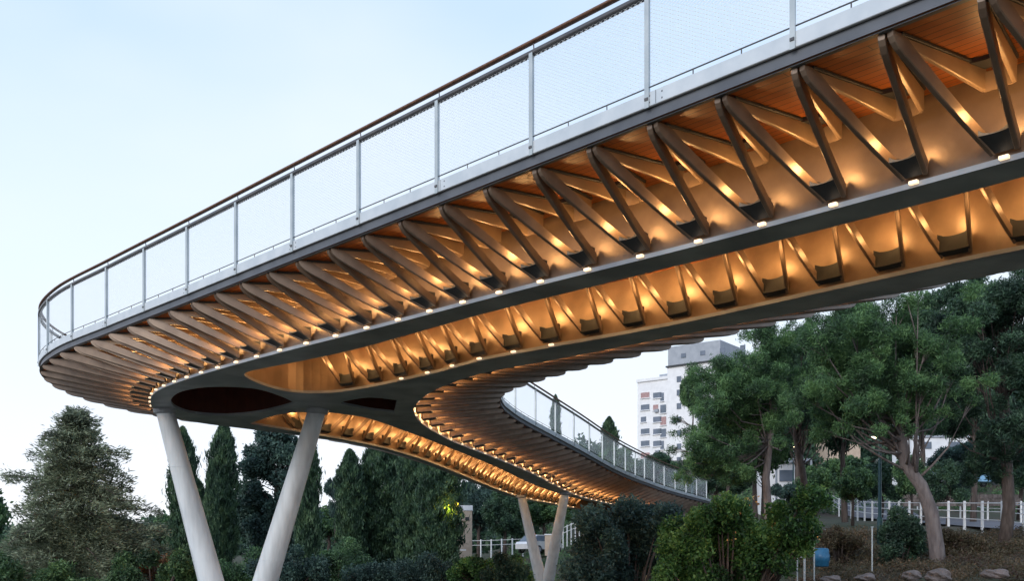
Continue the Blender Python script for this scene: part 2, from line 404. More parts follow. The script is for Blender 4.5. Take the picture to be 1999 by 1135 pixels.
# ribs: V-shaped pairs of plates
LIGHTS = []
def arm(mb, p0, p1, z0, th0=.085, plain=False):
    """p0 nose (at edge) plan, p1 keel plan"""
    d = (p1 - p0); ln = d.length; u = d / ln; n = Vector((-u.y, u.x))
    def ring(s, zb, zt, th, ch):
        c = p0 + d * s; h = th / 2; zz = zd(c.y)
        pr = [(-h, zb + ch), (-h + ch, zb), (h - ch, zb), (h, zb + ch), (h, zt - ch * .5), (h - ch, zt), (-h + ch, zt), (-h, zt - ch * .5)]
        return [Vector((c.x + n.x * a, c.y + n.y * a, zz + b)) for a, b in pr]
    lo = []
    for s, zb, zt in ((0, -.37, -.318), (.02, -.42, -.318), (.06, -.475, -.318), (.12, -.53, -.33), (.25, -.635, -.46), (.45, -.80, -.64), (.7, -.995, -.855), (.88, -1.13, -.985), (.985, -1.205, -1.05)):
        lo.append(ring(s, zb + z0, zt, th0 - .01 * s, .022 if th0 > .07 else .01))
    mb.sweep(lo, 0)
    if plain: return n, u
    up = []
    for s, zb, zt in ((.05, -.36, -.303), (.18, -.43, -.303), (.3, -.455, -.303), (.6, -.51, -.303), (.90, -.57, -.303)):
        up.append(ring(s, zb, zt - .035, .05, .008))
    mb.sweep(up, 3)  # lighter web colour stands for lamp glow on the upper band
    mb.sweep([ring(s, -.338, -.303, .085, .006) for s in (.08, .5, .9)], 1)  # dark strip drawn as the shadow line under the soffit
    return n, u
def vrib(name, fL, fR, k, kt, outv, lamp=True, light=True, gapk=.13, energy=1.0, collect=None, loff=.28, bh=0, th0=.068, plain=False):
    """fL,fR: the two nose points; k base point; kt keel tangent; outv: unit vector from keel to edge"""
    mb = collect or MB()
    kL, kR = k - kt * gapk, k + kt * gapk
    arm(mb, fL, kL, 0, th0, plain); arm(mb, fR, kR, 0, th0, plain)
    # block joining the two plates at the keel, with a hollow top
    def pt(f, kk, s): return f + (kk - f) * s
    NB = 6
    for (sa, sb, zb, side, mid, mi) in (((.87, .985, -1.19, -.89, -.94, 1),) if plain else ((.80, .985, -1.19, -.975, -1.06, 1), (.72, .88, -.35, -.302, -.302, 1), (.88, .905, -.575, -.37, -.37, 3))):  # thin dark upper pad stands for the shadow gap above the V
        rings = []
        for j in range(NB + 1):
            f = j / NB; bow = 1 - (2 * f - 1) ** 2
            a = pt(fL, kL, sa + bow * .03).lerp(pt(fR, kR, sa + bow * .03), f); b = pt(fL, kL, sb).lerp(pt(fR, kR, sb), f)
            zt = side + (mid - side) * bow ** .5
            zlow_a = zb + (.12 if not plain else .05) if mi == 1 and zb < -1 else zb
            rings.append([P3(a, zlow_a), P3(b, zb), P3(b, zt), P3(a, zt if zb < -1 else zt)])
        mb.sweep(rings, mi)
    o = None
    if collect is None:
        o = bpart(mb, name, [M['steel'], M['padshade'] if plain else M['darkpad'], M['lamp'], M['web']])
    if lamp:
        c = k - outv * .0 + outv * .035
        lm = MB() if collect is None else collect
        ang = math.atan2(kt.y, kt.x)
        lm.box((c.x, c.y, zd(c.y) - 1.258), (.095, .05, .036), 0 if collect is None else 2, ang)
        if collect is None: bpart(lm, 'lamp', [M['lamp']], o)
    if light: LIGHTS.append((k + outv * loff, -.70 if plain else -.84, energy * (.55 if plain else 1)))
    return o
def unit(v): return v.normalized()
def ribs(fE, fK, arc, l0, step, lmin, lmax, name, maxparts, rank, lens=1.0, energy=1.0, inset_e=.075, light_to=1e9):
    items = []
    l = l0
    while l + step < lmax:
        if l > lmin:
            tL, tR, tk = arc.at(l), arc.at(l + step), arc.at(l + step / 2)
            eL, eR = fE(tL), fE(tR); k = fK(tk)
            ev = unit(fE(tk) - k); eL = eL - ev * inset_e; eR = eR - ev * inset_e
            kt = tangent(fK, tk); dd = unit(eR - eL)
            if dd.dot(kt) < 0: kt = -kt
            items.append((eL + dd * .045, eR - dd * .045, k - ev * .0, kt, ev))
        l += step
    return items
allr = []
it1 = ribs(EO, KO, arcO, (arcO.of(2.0) - .03) % (sO / 2), sO / 2, .2, arcO.L, '', 0, None)
arcM = Arc([EI, EI, KI])
it2 = ribs(EI, KI, arcM, .3, .93, .1, arcM.L, '', 0, None)
def shown(i): k = i[2]; return k.y
cand = [(it, 'o') for it in it1] + [(it, 'i') for it in it2]
def score(c):
    it, s = c; k = it[2]; x, y = proj(k.x, k.y, EYE + 4.5); vis = -150 < x < 2150
    if s == 'o' and (k.y > 29.5): return 900 + k.y        # behind the keel
    if s == 'i' and x > 1450: return 500 + k.y
    return k.y if vis else 400 + k.y
cand.sort(key=score)
rest = MB()
for n_, (it, s) in enumerate(cand):
    fL, fR, k, kt, ev = it
    en = (1.0 + .5 * sstep((k.y - 17) / 8)) if s == 'o' else 3.0
    hid = (s == 'o' and k.y > 31) or k.y < 5.5
    vrib('cantilever_rib', fL, fR, k, kt, ev, gapk=.12, energy=en, loff=min(.95, .10 + .19 * ((fL + fR) / 2 - k).length), collect=None if n_ < 100 else rest, light=not hid and k.y < 58, lamp=not hid)
o = bpart(rest, 'cantilever_rib', [M['steel'], M['darkpad'], M['lamp'], M['web']]); o['kind'] = 'stuff'
# cross ribs between the keels
def poly_at(pts, l):
    for a, b in zip(pts, pts[1:]):
        d = (b - a).length
        if l <= d: return a + (b - a) * (l / d), unit(b - a)
        l -= d
    return None
def side_pts(lst): return closed_cr(lst, 6)[:6 * (len(lst) - 1) + 1]
def smooth_open(P, n=8):
    o = []
    for i in range(len(P) - 1):
        for j in range(n): o.append(cr_interp([tuple(q) for q in P], i + j / n))
    o.append(P[-1]); return o
def cross(pts, span_fn, step, l0, en, lampz=lambda k: False, gap=.19):
    l = l0
    while True:
        r = poly_at(pts, l); rL = poly_at(pts, l - step / 2) if l > step / 2 else None; rR = poly_at(pts, l + step / 2)
        if r is None or rR is None: break
        if rL:
            k, kt = r; n = Vector((-kt.y, kt.x)); sp = span_fn(k)
            if n.dot(sp) < 0: n = -n
            L_ = min(.8, sp.length * .4); dv = unit(sp) * L_
            if L_ > .5:
                fL, fR = rL[0] + dv + kt * .045, rR[0] + dv - kt * .045
                vrib('cross_rib', fL, fR, k, kt, unit(sp), gapk=gap, energy=en, plain=True, loff=.24, th0=.06, lamp=lampz(k))
                LIGHTS.append((rL[0] + unit(sp) * .62, -.80, en * .42))  # added light between ribs, no fitting there; evens the glow on the web
        l += step
def near_t(f, p): return min([i * .05 for i in range(TM * 20 + 1)], key=lambda t: (f(t) - p).length)
ptsA = smooth_open(A_bot[3:]); cross(ptsA, lambda k: KO(near_t(KI, k)) - k if False else min((q for q in A_topd), key=lambda q: (q - k).length) - k if True else 0, .95, .1, 1.1) if False else None
A_topd = smooth_open(A_top[::-1])
cross(ptsA, lambda k: min(A_topd, key=lambda q: (q - k).length) - k, .95, .5, 1.35, lambda k: 19 < k.y < 23)
B_botd = smooth_open(B_bot[::-1][:-1]); B_topd = smooth_open(B_top)
cross(B_botd, lambda k: min(B_topd, key=lambda q: (q - k).length) - k, .95, .5, 1.7, lambda k: k.y > 44)
for p, dz, en in LIGHTS:
    en *= random.uniform(.72, 1.28)
    ld = bpy.data.lights.new('rib_light', 'POINT'); ld.energy = 13.5 * en; ld.color = (1, .545, .20); ld.shadow_soft_size = .07
    lo = bpy.data.objects.new('rib_light', ld); C.objects.link(lo); lo.location = P3(p, dz) - _off; lo.parent = bridge
print('ribs', len(cand), 'lights', len(LIGHTS))
# V columns
def column(top, bot, r0, r1, name='column_leg'):
    m = MB(); top, bot = Vector(top), Vector(bot); n = 32; rings = []
    for j in range(13):
        f = j / 12; p = bot.lerp(top, f); r = r1 + (r0 - r1) * f
        rings.append([p + Vector((r * math.cos(2 * math.pi * k / n), r * math.sin(2 * math.pi * k / n), 0)) for k in range(n)])
    m.sweep(rings)
    o = bpart(m, name, [M['concrete']], smooth=True)
    m = MB(); rr = []
    for zz, r in ((-.13, r0 * 1.02), (-.10, r0 * 1.16), (-.002, r0 * 1.25)):
        rr.append([top + Vector((r * math.cos(2 * math.pi * k / n), r * math.sin(2 * math.pi * k / n), zz)) for k in range(n)])
    m.sweep(rr); bpart(m, 'collar', [M['flange']], o, smooth=False)
    for f in (.42, .78):
        m = MB(); p = bot.lerp(top, f); r = r1 + (r0 - r1) * f
        m.sweep([[p + Vector((q * math.cos(2 * math.pi * k / n), q * math.sin(2 * math.pi * k / n), zz)) for k in range(n)] for q, zz in ((r - .004, -.012), (r + .006, -.006), (r + .006, .006), (r - .004, .012))])
        bpart(m, 'weld_seam', [M['concrete']], o)
def col_top(px, py): p = U_(px, py); return (p.x, p.y, zd(p.y) - 1.3)
t1, t2 = col_top(322, 800), col_top(620, 800)
base1 = (-7.45, 27.7, -1.1)
column(t1, (base1[0] - .05, base1[1], base1[2]), .24, .40); column(t2, (base1[0] + .05, base1[1] + .1, base1[2]), .24, .40)
t3, t4 = col_top(1018, 968), col_top(1104, 962)
base2 = (1.55, 48.5, .4)
column(t3, (base2[0] - .04, base2[1], base2[2]), .19, .31); column(t4, (base2[0] + .04, base2[1] + .1, base2[2]), .2, .31)

# ------------------------------------------------------------------ terrain
RY = [-60, 0, 20, 28, 31, 42, 85, 100, 130, 250, 500, 900]; RZ = [0, 0, .2, .8, 1.2, 2.9, 5.7, 8.5, 15, 28, 36, 38]
LY = [-60, 0, 25, 50, 70, 100, 200, 900]; LZ = [0, 0, -1, -.7, .5, 2.6, 5, 8]
def hz(x, y):
    t = sstep((x + 4) / 20)
    return np.interp(y, RY, RZ) * t + np.interp(y, LY, LZ) * (1 - t)
def terr(x, y): return float(hz(x, y)) + .12 * math.sin(x * .7 + 1.3) * math.sin(y * .55) * min(1, abs(y) / 20)
xs = np.concatenate([np.linspace(-700, -60, 12)[:-1], np.linspace(-60, 90, 110), np.linspace(90, 800, 14)[1:]])
ys = np.concatenate([np.linspace(-60, 15, 10)[:-1], np.linspace(15, 140, 110), np.linspace(140, 900, 20)[1:]])
V = [(x, y, terr(x, y)) for y in ys for x in xs]; nx = len(xs)
F = [(j * nx + i, j * nx + i + 1, (j + 1) * nx + i + 1, (j + 1) * nx + i) for j in range(len(ys) - 1) for i in range(nx - 1)]
M['ground'] = mat('ground_soil', (.06, .045, .03), (.035, .05, .022), .95, scale=.35, bump=.6, bscale=2.5)
tag(mesh_obj('ground', V, F, M['ground'], smooth=True), 'sloping ground under the trees and the bridge', None, kind='structure')
M['asphalt'] = mat('asphalt', (.10, .10, .12), (.14, .14, .16), .85, scale=2, bump=.1)
def fence_x(y): return float(np.interp(y, [30, 36, 44.8, 60, 87, 100], [19.6, 20.5, 21.8, 23.8, 27.7, 29.5]))
V = []; 
for y in np.linspace(30, 100, 60):
    for k in range(4):
        x = fence_x(y) + .6 + k * 2.0; V.append((x, y, float(hz(x, y)) + .16))
F = [(4 * j + k, 4 * j + k + 1, 4 * j + k + 5, 4 * j + k + 4) for j in range(59) for k in range(3)]
tag(mesh_obj('road', V, F, M['asphalt']), 'grey road behind the white fence', None, kind='structure')

# ------------------------------------------------------------------ foliage
def leaves_mesh(name, P, Nrm, size, aspect, mat_, jitter=1.0, up=None, parent=None):
    """P: (n,3) centres; Nrm: (n,3) preferred axis; rhomb leaves"""
    n = len(P)
    a = rng.normal(size=(n, 3)) * jitter + Nrm; a /= np.linalg.norm(a, axis=1)[:, None] + 1e-9
    b = rng.normal(size=(n, 3)); b -= (b * a).sum(1)[:, None] * a; b /= np.linalg.norm(b, axis=1)[:, None] + 1e-9
    s = size * rng.uniform(.6, 1.35, n)[:, None]
    A = a * s; B = b * s * aspect
    v = np.empty((n, 4, 3)); v[:, 0] = P - A; v[:, 1] = P + B - A * .1; v[:, 2] = P + A; v[:, 3] = P - B - A * .1
    me = bpy.data.meshes.new(name); me.vertices.add(4 * n); me.vertices.foreach_set('co', v.reshape(-1))
    me.loops.add(4 * n); me.loops.foreach_set('vertex_index', np.arange(4 * n)); me.polygons.add(n)
    me.polygons.foreach_set('loop_start', np.arange(0, 4 * n, 4)); me.polygons.foreach_set('loop_total', np.full(n, 4))
    me.materials.append(mat_); me.update(); me.validate()
    return me
def obj_from(me, name, parent=None):
    o = bpy.data.objects.new(name, me); C.objects.link(o)
    if parent: o.parent = parent
    return o
LM = {
 'pine': leaf_mat('pine_needles', (.020, .048, .026), (.065, .15, .058), (.15, .28, .10), 1.1),
 'darkpine': leaf_mat('dark_needles', (.013, .034, .024), (.04, .09, .055), (.09, .175, .09), .9),
 'cypress': leaf_mat('cypress_leaves', (.018, .046, .03), (.045, .10, .055), (.11, .19, .09), 1.2),
 'cedar': leaf_mat('cedar_needles', (.06, .078, .05), (.17, .205, .135), (.38, .46, .32), 1.8),
 'broad': leaf_mat('broad_leaves', (.022, .055, .03), (.065, .145, .06), (.15, .26, .095), .8),
 'bright': leaf_mat('bright_leaves', (.015, .045, .016), (.06, .16, .038), (.19, .34, .09), 1.0),
 'bluish': leaf_mat('bluish_leaves', (.016, .038, .036), (.042, .09, .08), (.10, .175, .135), 1.0),
 'dry': leaf_mat('dry_shrub_leaves', (.07, .035, .025), (.08, .075, .04), (.17, .115, .07), .5),
 'ochre': leaf_mat('ochre_leaves', (.12, .05, .03), (.16, .09, .04), (.22, .12, .05), 1.0),
}
M['bark'] = mat('bark', (.06, .045, .04), (.12, .095, .085), .9, scale=9, bump=.9, bscale=25, sc3=(1, 1, .25))
M['barkg'] = mat('grey_bark', (.12, .10, .10), (.20, .17, .165), .9, scale=8, bump=.8, bscale=22, sc3=(1, 1, .25))
def blob_points(blobs, n, shell=.55, vflat=1.0):
    """blobs: list (x,y,z,r,flat). Points biased to the shell, upper side favoured"""
    w_ = np.array([b[3] ** 2 for b in blobs]); w_ /= w_.sum(); idx = rng.choice(len(blobs), n, p=w_)
    B = np.array(blobs)[idx]; d = rng.normal(size=(n, 3)); d /= np.linalg.norm(d, axis=1)[:, None]
    r = B[:, 3] * (shell + (1 - shell) * rng.random(n)) * (1 + .12 * np.sin(d[:, 0] * 7 + idx) * np.cos(d[:, 2] * 6 + idx))
    P = B[:, :3] + d * r[:, None] * np.stack([np.ones(n), np.ones(n), B[:, 4]], 1)
    return P, d
def make_crown(name, blobs, n, size, aspect, mat_, outward_=.7, tufts=1):
    P, d = blob_points(blobs, n // tufts)
    if tufts > 1:
        P = np.repeat(P, tufts, 0) + rng.normal(size=(len(P) * tufts, 3)) * size * .9; d = np.repeat(d, tufts, 0)
    return leaves_mesh(name, P, d * outward_ + np.array([0, 0, .25]), size, aspect, mat_)
def branch_tree(name, loc, trunk, crown_blobs, n, size, aspect, lm, bark, label, cat='tree', group=None, limb=.75, tufts=4, trunk_r=(.24, .1)):
    """trunk: list of points (local); limbs are grown to each blob"""
    e_ = empty(name, loc, label, cat, group)
    m = MB(); T = [Vector(p) for p in trunk]; K = len(T)
    m.tube(T, [trunk_r[0] + (trunk_r[1] - trunk_r[0]) * i / (K - 1) for i in range(K)], 12)
    for b in crown_blobs:
        c = Vector(b[:3]); zt = T[-1].z * .55 + .45 * min(c.z, T[-1].z)
        # start point on the trunk below the blob
        if crown_blobs.index(b) % (1 if len(crown_blobs) < 70 else 4): continue
        f_ = random.uniform(.5, .999) * (K - 1); st = T[int(f_)].lerp(T[int(f_) + 1], f_ - int(f_))
        if st.z > c.z + .6: st = T[K // 2]
        md = st.lerp(c, .55) + Vector((random.uniform(-.2, .2), random.uniform(-.2, .2), -.12 * (c - st).length))
        q1 = st.lerp(md, .5) + Vector((0, 0, -.05)); q2 = md.lerp(c, .6)
        m.tube([st, q1, md, q2, c], [trunk_r[1] * .5 * limb, trunk_r[1] * .36 * limb, trunk_r[1] * .26 * limb, trunk_r[1] * .16 * limb, .01], 6)
        for _ in range(3):
            dd = Vector((random.gauss(0, 1), random.gauss(0, 1), random.gauss(.3, .7))).normalized() * b[3] * .9
            m.tube([q2, q2.lerp(c + dd, .5) + Vector((0, 0, .05)), c + dd], [trunk_r[1] * .14 * limb, .014, .006], 4)
    m.build('trunk', [bark], e_, smooth=True)
    obj_from(make_crown('crown', crown_blobs, n, size, aspect, lm, tufts=tufts), 'crown', e_)
    return e_
def copy_tree(root, loc, rz, sc, label):
    r = root.copy(); C.objects.link(r); r.location = loc; r.rotation_euler = (0, 0, rz); r.scale = sc if isinstance(sc, tuple) else (sc, sc, sc); r['label'] = label
    for ch in root.children: c = ch.copy(); C.objects.link(c); c.parent = r
    return r
def at(px, D, zrel=None): return Vector(((px - 1000) / FPX * D, D, 0))
def zpix(py, D): return EYE + (HOR - py) / FPX * D

# --- big cedar at the left
def cedar(loc, H, label):
    e_ = empty('cedar_tree', loc, label, 'tree')
    m = MB(); m.tube([(0, 0, 0), (.05, 0, H * .4), (-.05, 0, H * .75), (0, 0, H)], [.28, .2, .1, .02], 10)
    PP = []; DD = []
    nb = 290
    for i in range(nb):
        f = (i / nb) ** .95; z = H * (.06 + .925 * f); Lb = (1 - f) ** .75 * 4.0 * random.uniform(.25, 1.2) + .18
        a = i * 2.399 + random.uniform(-.4, .4); rise = random.uniform(-.1, .5)
        d = Vector((math.cos(a), math.sin(a), 0)); pts = []
        for j in range(7):
            s = j / 6; pts.append(Vector((0, 0, z)) + d * Lb * s + Vector((0, 0, Lb * (rise * s - .28 * s * s))))
        m.tube(pts, [max(.008, .05 * (1 - f) * (1 - j / 7) + .008) for j in range(7)], 5)
        n = int(40 + 200 * Lb)
        s = rng.random(n) ** .6; k = np.minimum((s * 6).astype(int), 5); fr = s * 6 - k
        arr = np.array([tuple(p) for p in pts]); q = arr[k] * (1 - fr[:, None]) + arr[k + 1] * fr[:, None]
        wd = .05 + .26 * Lb ** .5 * (1 - .5 * s)
        lat = rng.normal(size=n) * wd; q[:, 0] += -d.y * lat; q[:, 1] += d.x * lat; q[:, 2] += rng.normal(size=n) * .10 - np.abs(lat) * .15 + .03
        PP.append(q); nd = np.tile(np.array([d.x, d.y, .25]), (n, 1)); nd[:, 0] += -d.y * np.sign(lat) * .8; nd[:, 1] += d.x * np.sign(lat) * .8; DD.append(nd)
    m.build('trunk', [M['bark']], e_, smooth=True)
    obj_from(leaves_mesh('crown', np.concatenate(PP), np.concatenate(DD), .085, .2, LM['cedar'], .55), 'crown', e_)
    return e_
cz = -1.0
cedar((at(150, 34).x, 34, cz), zpix(797, 34) - cz, 'bushy grey-green cedar at the far left with its pointed top free against the sky')

# --- cypresses
def cypress_proto(lm=LM['cypress'], nm='cypress_tree', H=10, W=1.0, n=26000, broken=.0):
    e_ = empty(nm, (0, 0, 0), 'x', 'tree', 'dark cypresses behind the bridge')
    m = MB(); m.tube([(0, 0, 0), (0, 0, H * .5), (0, 0, H * .93)], [.17, .1, .02], 8)
    for sx in (.22, -.2): m.tube([(sx, .1, 0), (sx * .8, 0, H * .2), (sx * .4, 0, H * .45)], [.07, .06, .03], 6)
    m.build('trunk', [M['barkg']], e_, smooth=True)
    z = rng.random(n) ** .85; prof = np.minimum(1, (1 - z) * 4.6) ** .6 * np.minimum(1, z * 7 + .25) ** .6
    a = rng.random(n) * 2 * np.pi; lump = 1 + .20 * np.sin(a * 3 + z * 17) + .14 * np.sin(a * 5 - z * 41) + .1 * np.sin(a * 9 + z * 70)
    r = W * prof * lump * (1 - .55 * rng.random(n) ** 2) * np.where(rng.random(n) > .93, 1.18, .95)
    P = np.stack([np.cos(a) * r, np.sin(a) * r, H * (.13 + .87 * z)], 1)
    d = np.stack([np.cos(a) * .35, np.sin(a) * .35, np.full(n, 1.1)], 1)
    obj_from(leaves_mesh('crown', P, d, .15, .26, lm, .42), 'crown', e_)
    return e_
cyA = cypress_proto(); cyB = cypress_proto(W=1.35, n=30000); cyC = cypress_proto(H=9, W=.85, n=20000)
cyp = [  # px, top py, D, width px, proto, label
 (357, 836, 62, 54, cyA, 'cypress directly behind the leftmost bridge column leg'),
 (436, 826, 66, 56, cyA, 'tall slim cypress standing inside the large V column, nearest its left leg'),
 (413, 902, 60, 26, cyC, 'short thin cypress tucked against the left side of the tall slim one'),
 (600, 835, 58, 50, cyA, 'cypress just behind the right leg of the large V column'),
 (683, 880, 64, 54, cyC, 'narrow cypress with a sharp tip rising alone beside a gap of sky'),
 (742, 858, 66, 90, cyB, 'broadest cypress of the group, with its top hidden behind the bridge'),
 (803, 868, 62, 56, cyA, 'cypress squeezed between the broadest one and the one with bare trunks'),
 (858, 880, 60, 92, cyB, 'cypress with bare pale trunks showing, next to the yellow lamp'),
 (712, 925, 78, 44, cyC, 'lower cypress showing between the sharp-tipped one and the broadest one'),
 (780, 872, 76, 48, cyC, 'cypress behind the gap right of the broadest one'),
 (835, 876, 78, 62, cyA, 'cypress at the back of the pair left of the bare trunks'),
 (384, 935, 74, 44, cyA, 'low cypress just right of the leftmost column leg'),
 (1085, 772, 115, 20, cyC, 'thin distant cypress seen through the railing net below the bridge bend'),
 (1190, 815, 110, 34, cyA, 'pointed distant cypress behind the railing of the descending arm'),
]
used = {}
for px, py, D, wpx, pr, lab in cyp:
    x = at(px, D).x; g = terr(x, D); H0 = 9 if pr is cyC else 10; W0 = {id(cyA): 1.0, id(cyB): 1.35, id(cyC): .85}[id(pr)]
    if D > 100: g = zpix(py, D) - 9
    sz = (zpix(py, D) - g) / H0; sx = wpx / FPX * D / 2 / W0 / 1.12
    if id(pr) not in used:
        used[id(pr)] = 1; pr.location = (x, D, g); pr.scale = (sx, sx, sz); pr['label'] = lab
    else: copy_tree(pr, (x, D, g), random.uniform(0, 6), (sx, sx, sz), lab)
# --- loose broadleaf behind the large V column and others
def rand_blobs(cx, cy, cz_, rx, ry, rz_, n, r0, r1, flat=.8):
    o = []
    for _ in range(n):
        d = Vector((random.gauss(0, 1), random.gauss(0, 1), random.gauss(0, 1))).normalized() * random.uniform(.35, 1) ** .5
        o.append((cx + d.x * rx, cy + d.y * ry, cz_ + d.z * rz_, random.uniform(r0, r1), flat))
    return o
g = terr(at(540, 70).x, 70)
loose = branch_tree('broadleaf_tree', (at(540, 70).x, 70, g), [(0, 0, 0), (.1, 0, 3), (0, 0, 6.5)], rand_blobs(0, 0, 5.2, 2.3, 1.6, 4.2, 95, .35, .85), 60000, .10, .5, LM['bluish'], M['bark'],
    'loose dark tree with patches of sky through its crown, framed by the large V column', limb=.8)
loose.scale = (1.12, 1.1, (zpix(806, 70) - g) / 9.6)
def bush(name, loc, blobs, n, size, aspect, lm, label, cat='shrub', group=None, tufts=3):
    e_ = empty(name, loc, label, cat, group); m = MB()
    for b in blobs:
        c = Vector(b[:3]); m.tube([(c.x * .3, c.y * .3, -.2), (c.x * .6, c.y * .6, c.z * .5), c], [.05, .035, .01], 5)
    m.build('stem', [M['bark']], e_, smooth=True)
    obj_from(make_crown('foliage', blobs, n, size, aspect, lm, tufts=tufts), 'foliage', e_)
    return e_
# protos for background trees
g0 = (0, 0, -50)
bt1 = branch_tree('round_tree', g0, [(0, 0, 0), (.2, 0, 2), (0, .1, 4)], rand_blobs(0, 0, 4.8, 2.3, 2.3, 1.8, 22, .7, 1.15), 24000, .15, .5, LM['broad'], M['bark'], 'x', tufts=3)
bt2 = branch_tree('round_tree', g0, [(0, 0, 0), (-.2, 0, 2.2), (.3, .1, 4.2)], rand_blobs(0, 0, 4.6, 2.5, 2.3, 2.2, 22, .6, 1.1), 22000, .14, .4, LM['darkpine'], M['bark'], 'x', tufts=3)
bt3 = branch_tree('round_tree', g0, [(0, 0, 0), (-.1, 0, 2.2), (.3, .1, 4.2)], rand_blobs(0, 0, 4.6, 2.6, 2.3, 1.9, 20, .6, 1.0), 22000, .14, .4, LM['bluish'], M['bark'], 'x', tufts=3)
# px, top py, D, half-width px, proto, label
bg = [
 (-60, 925, 60, 90, bt1, 'dark round tree cut off by the left picture edge behind the cedar'),
 (30, 1045, 52, 70, bt1, 'low dull tree at the bottom left corner in front of the cedar edge'),
 (255, 1010, 50, 75, bt3, 'low dark tree filling the foot of the cedar towards the V column'),
 (330, 1000, 75, 70, bt1, 'green tree low behind the leftmost column leg'),
 (500, 960, 90, 90, bt3, 'dim tree filling the lower part of the large V column'),
 (590, 985, 84, 70, bt1, 'green tree low beside the right leg of the large V column'),
 (640, 985, 100, 60, bt1, 'pale green tree below the sky gap right of the large V column'),
 (655, 922, 95, 26, bt3, 'thin see-through tree left of the sharp-tipped cypress'),
 (760, 960, 100, 100, bt2, 'dark tree behind the broadest cypress'),
 (935, 925, 98, 62, bt3, 'dull bluish tree right above the beige pillar'),
 (985, 950, 92, 60, bt2, 'dark tree with visible trunk left of the small V column'),
 (1060, 962, 95, 58, bt1, 'green tree seen inside the small V column'),
 (1130, 975, 90, 60, bt1, 'green tree right of the small V column above the climbing railing'),
 (1212, 870, 105, 60, bt1, 'round green tree behind the thin white railing posts, left one'),
 (1290, 882, 98, 60, bt2, 'darker green tree behind the railing below the apartment block'),
 (1180, 945, 84, 80, bt2, 'dark tree behind the descending arm of the bridge'),
 (1400, 905, 90, 80, bt2, 'dark tree behind the end of the bridge railing'),
 (1352, 722, 128, 24, bt1, 'small lighter tree top against the face of the apartment block'),
 (1345, 700, 60, 1, bt1, None),
 (1560, 640, 66, 85, bt1, 'bushy tree filling the space directly between the fluffy pine and umbrella pine crowns'),
 (1650, 590, 70, 90, bt2, 'dark tree rising behind the umbrella pine up to the bridge edge'),
 (1800, 560, 68, 90, bt1, 'green tree behind the right half of the umbrella pine crown'),
 (1900, 540, 64, 90, bt2, 'dark tree directly behind the very dark right-edge tree, touching the bridge'),
 (1475, 690, 70, 75, bt2, 'dark tree behind the crown of the tall fluffy pine'),
 (1425, 790, 68, 62, bt1, 'green tree at the left foot of the fluffy pine, before the apartment block'),
 (1490, 800, 72, 70, bt1, 'round tree behind the thin trunk of the fluffy pine'),
 (1590, 905, 62, 46, bt1, 'round garden tree left of the red-roofed house'),
 (1530, 935, 60, 36, bt3, 'low bluish tree in front of the low white house'),
 (1665, 905, 58, 50, bt1, 'leafy tree in front of the red-roofed house'),
 (1850, 895, 56, 52, bt2, 'low dark tree just right of the bent pine trunk'),
 (1780, 880, 64, 45, bt1, 'garden tree left of the bent pine trunk above the fence'),
 (1650, 885, 88, 62, bt1, 'green tree on the terrace left of the dark lamp post'),
 (1720, 900, 80, 62, bt2, 'dark tree behind the dark lamp post'),
 (1880, 850, 78, 72, bt3, 'bluish tree above the parked cars at the right'),
 (1990, 830, 72, 78, bt2, 'dark tree at the right edge above the white fence'),
 (1790, 870, 105, 70, bt2, 'dark tree far behind the bent pine trunk'),
 (1560, 800, 125, 90, bt2, 'hillside tree showing through between the two big pines'),
 (1700, 760, 135, 110, bt3, 'tree on the upper hillside behind the bent pine crown'),
 (1930, 700, 110, 140, bt2, 'tall dark tree high on the hillside at the right'),
 (1450, 830, 118, 90, bt3, 'tree on the hillside behind the left pine trunks'),
]
usedb = {}
for px, py, D, hw, pr, lab in bg:
    if lab is None: continue
    x = at(px, D).x; g = min(terr(x, D), zpix(py, D) - 3.0); H = zpix(py, D) - g
    sx = hw / FPX * D / 3.3; sz = H / 7.3
    if hw < 40 and D > 90: sx = hw / FPX * D / 3.0; g = zpix(py, D) - 7.3 * sx * 2.2; sz = sx * 2.2
    if id(pr) not in usedb: usedb[id(pr)] = 1; pr.location = (x, D, g); pr.scale = (sx, sx, sz); pr['label'] = lab; pr['group'] = 'trees in the background'
    else: copy_tree(pr, (x, D, g), random.uniform(0, 6.2), (sx, sx, sz), lab)['group'] = 'trees in the background'
# more fill of the hillside: one wood mass
def wood_mass():
    P = []; 
    for _ in range(420):
        y = random.uniform(112, 240); x = random.uniform(-.55, .62) * y
        g = terr(x, y); r = random.uniform(1.6, 3.2)
        if .09 * y < x < .21 * y: continue
        P.append((x, y, g + r * random.uniform(.5, 1.3), r, .9))
    return P
tag(obj_from(make_crown('distant_wood', wood_mass(), 110000, .42, .5, LM['darkpine'], tufts=3), 'distant_wood'), 'far wooded hillside behind all the trees', 'wood', kind='stuff')

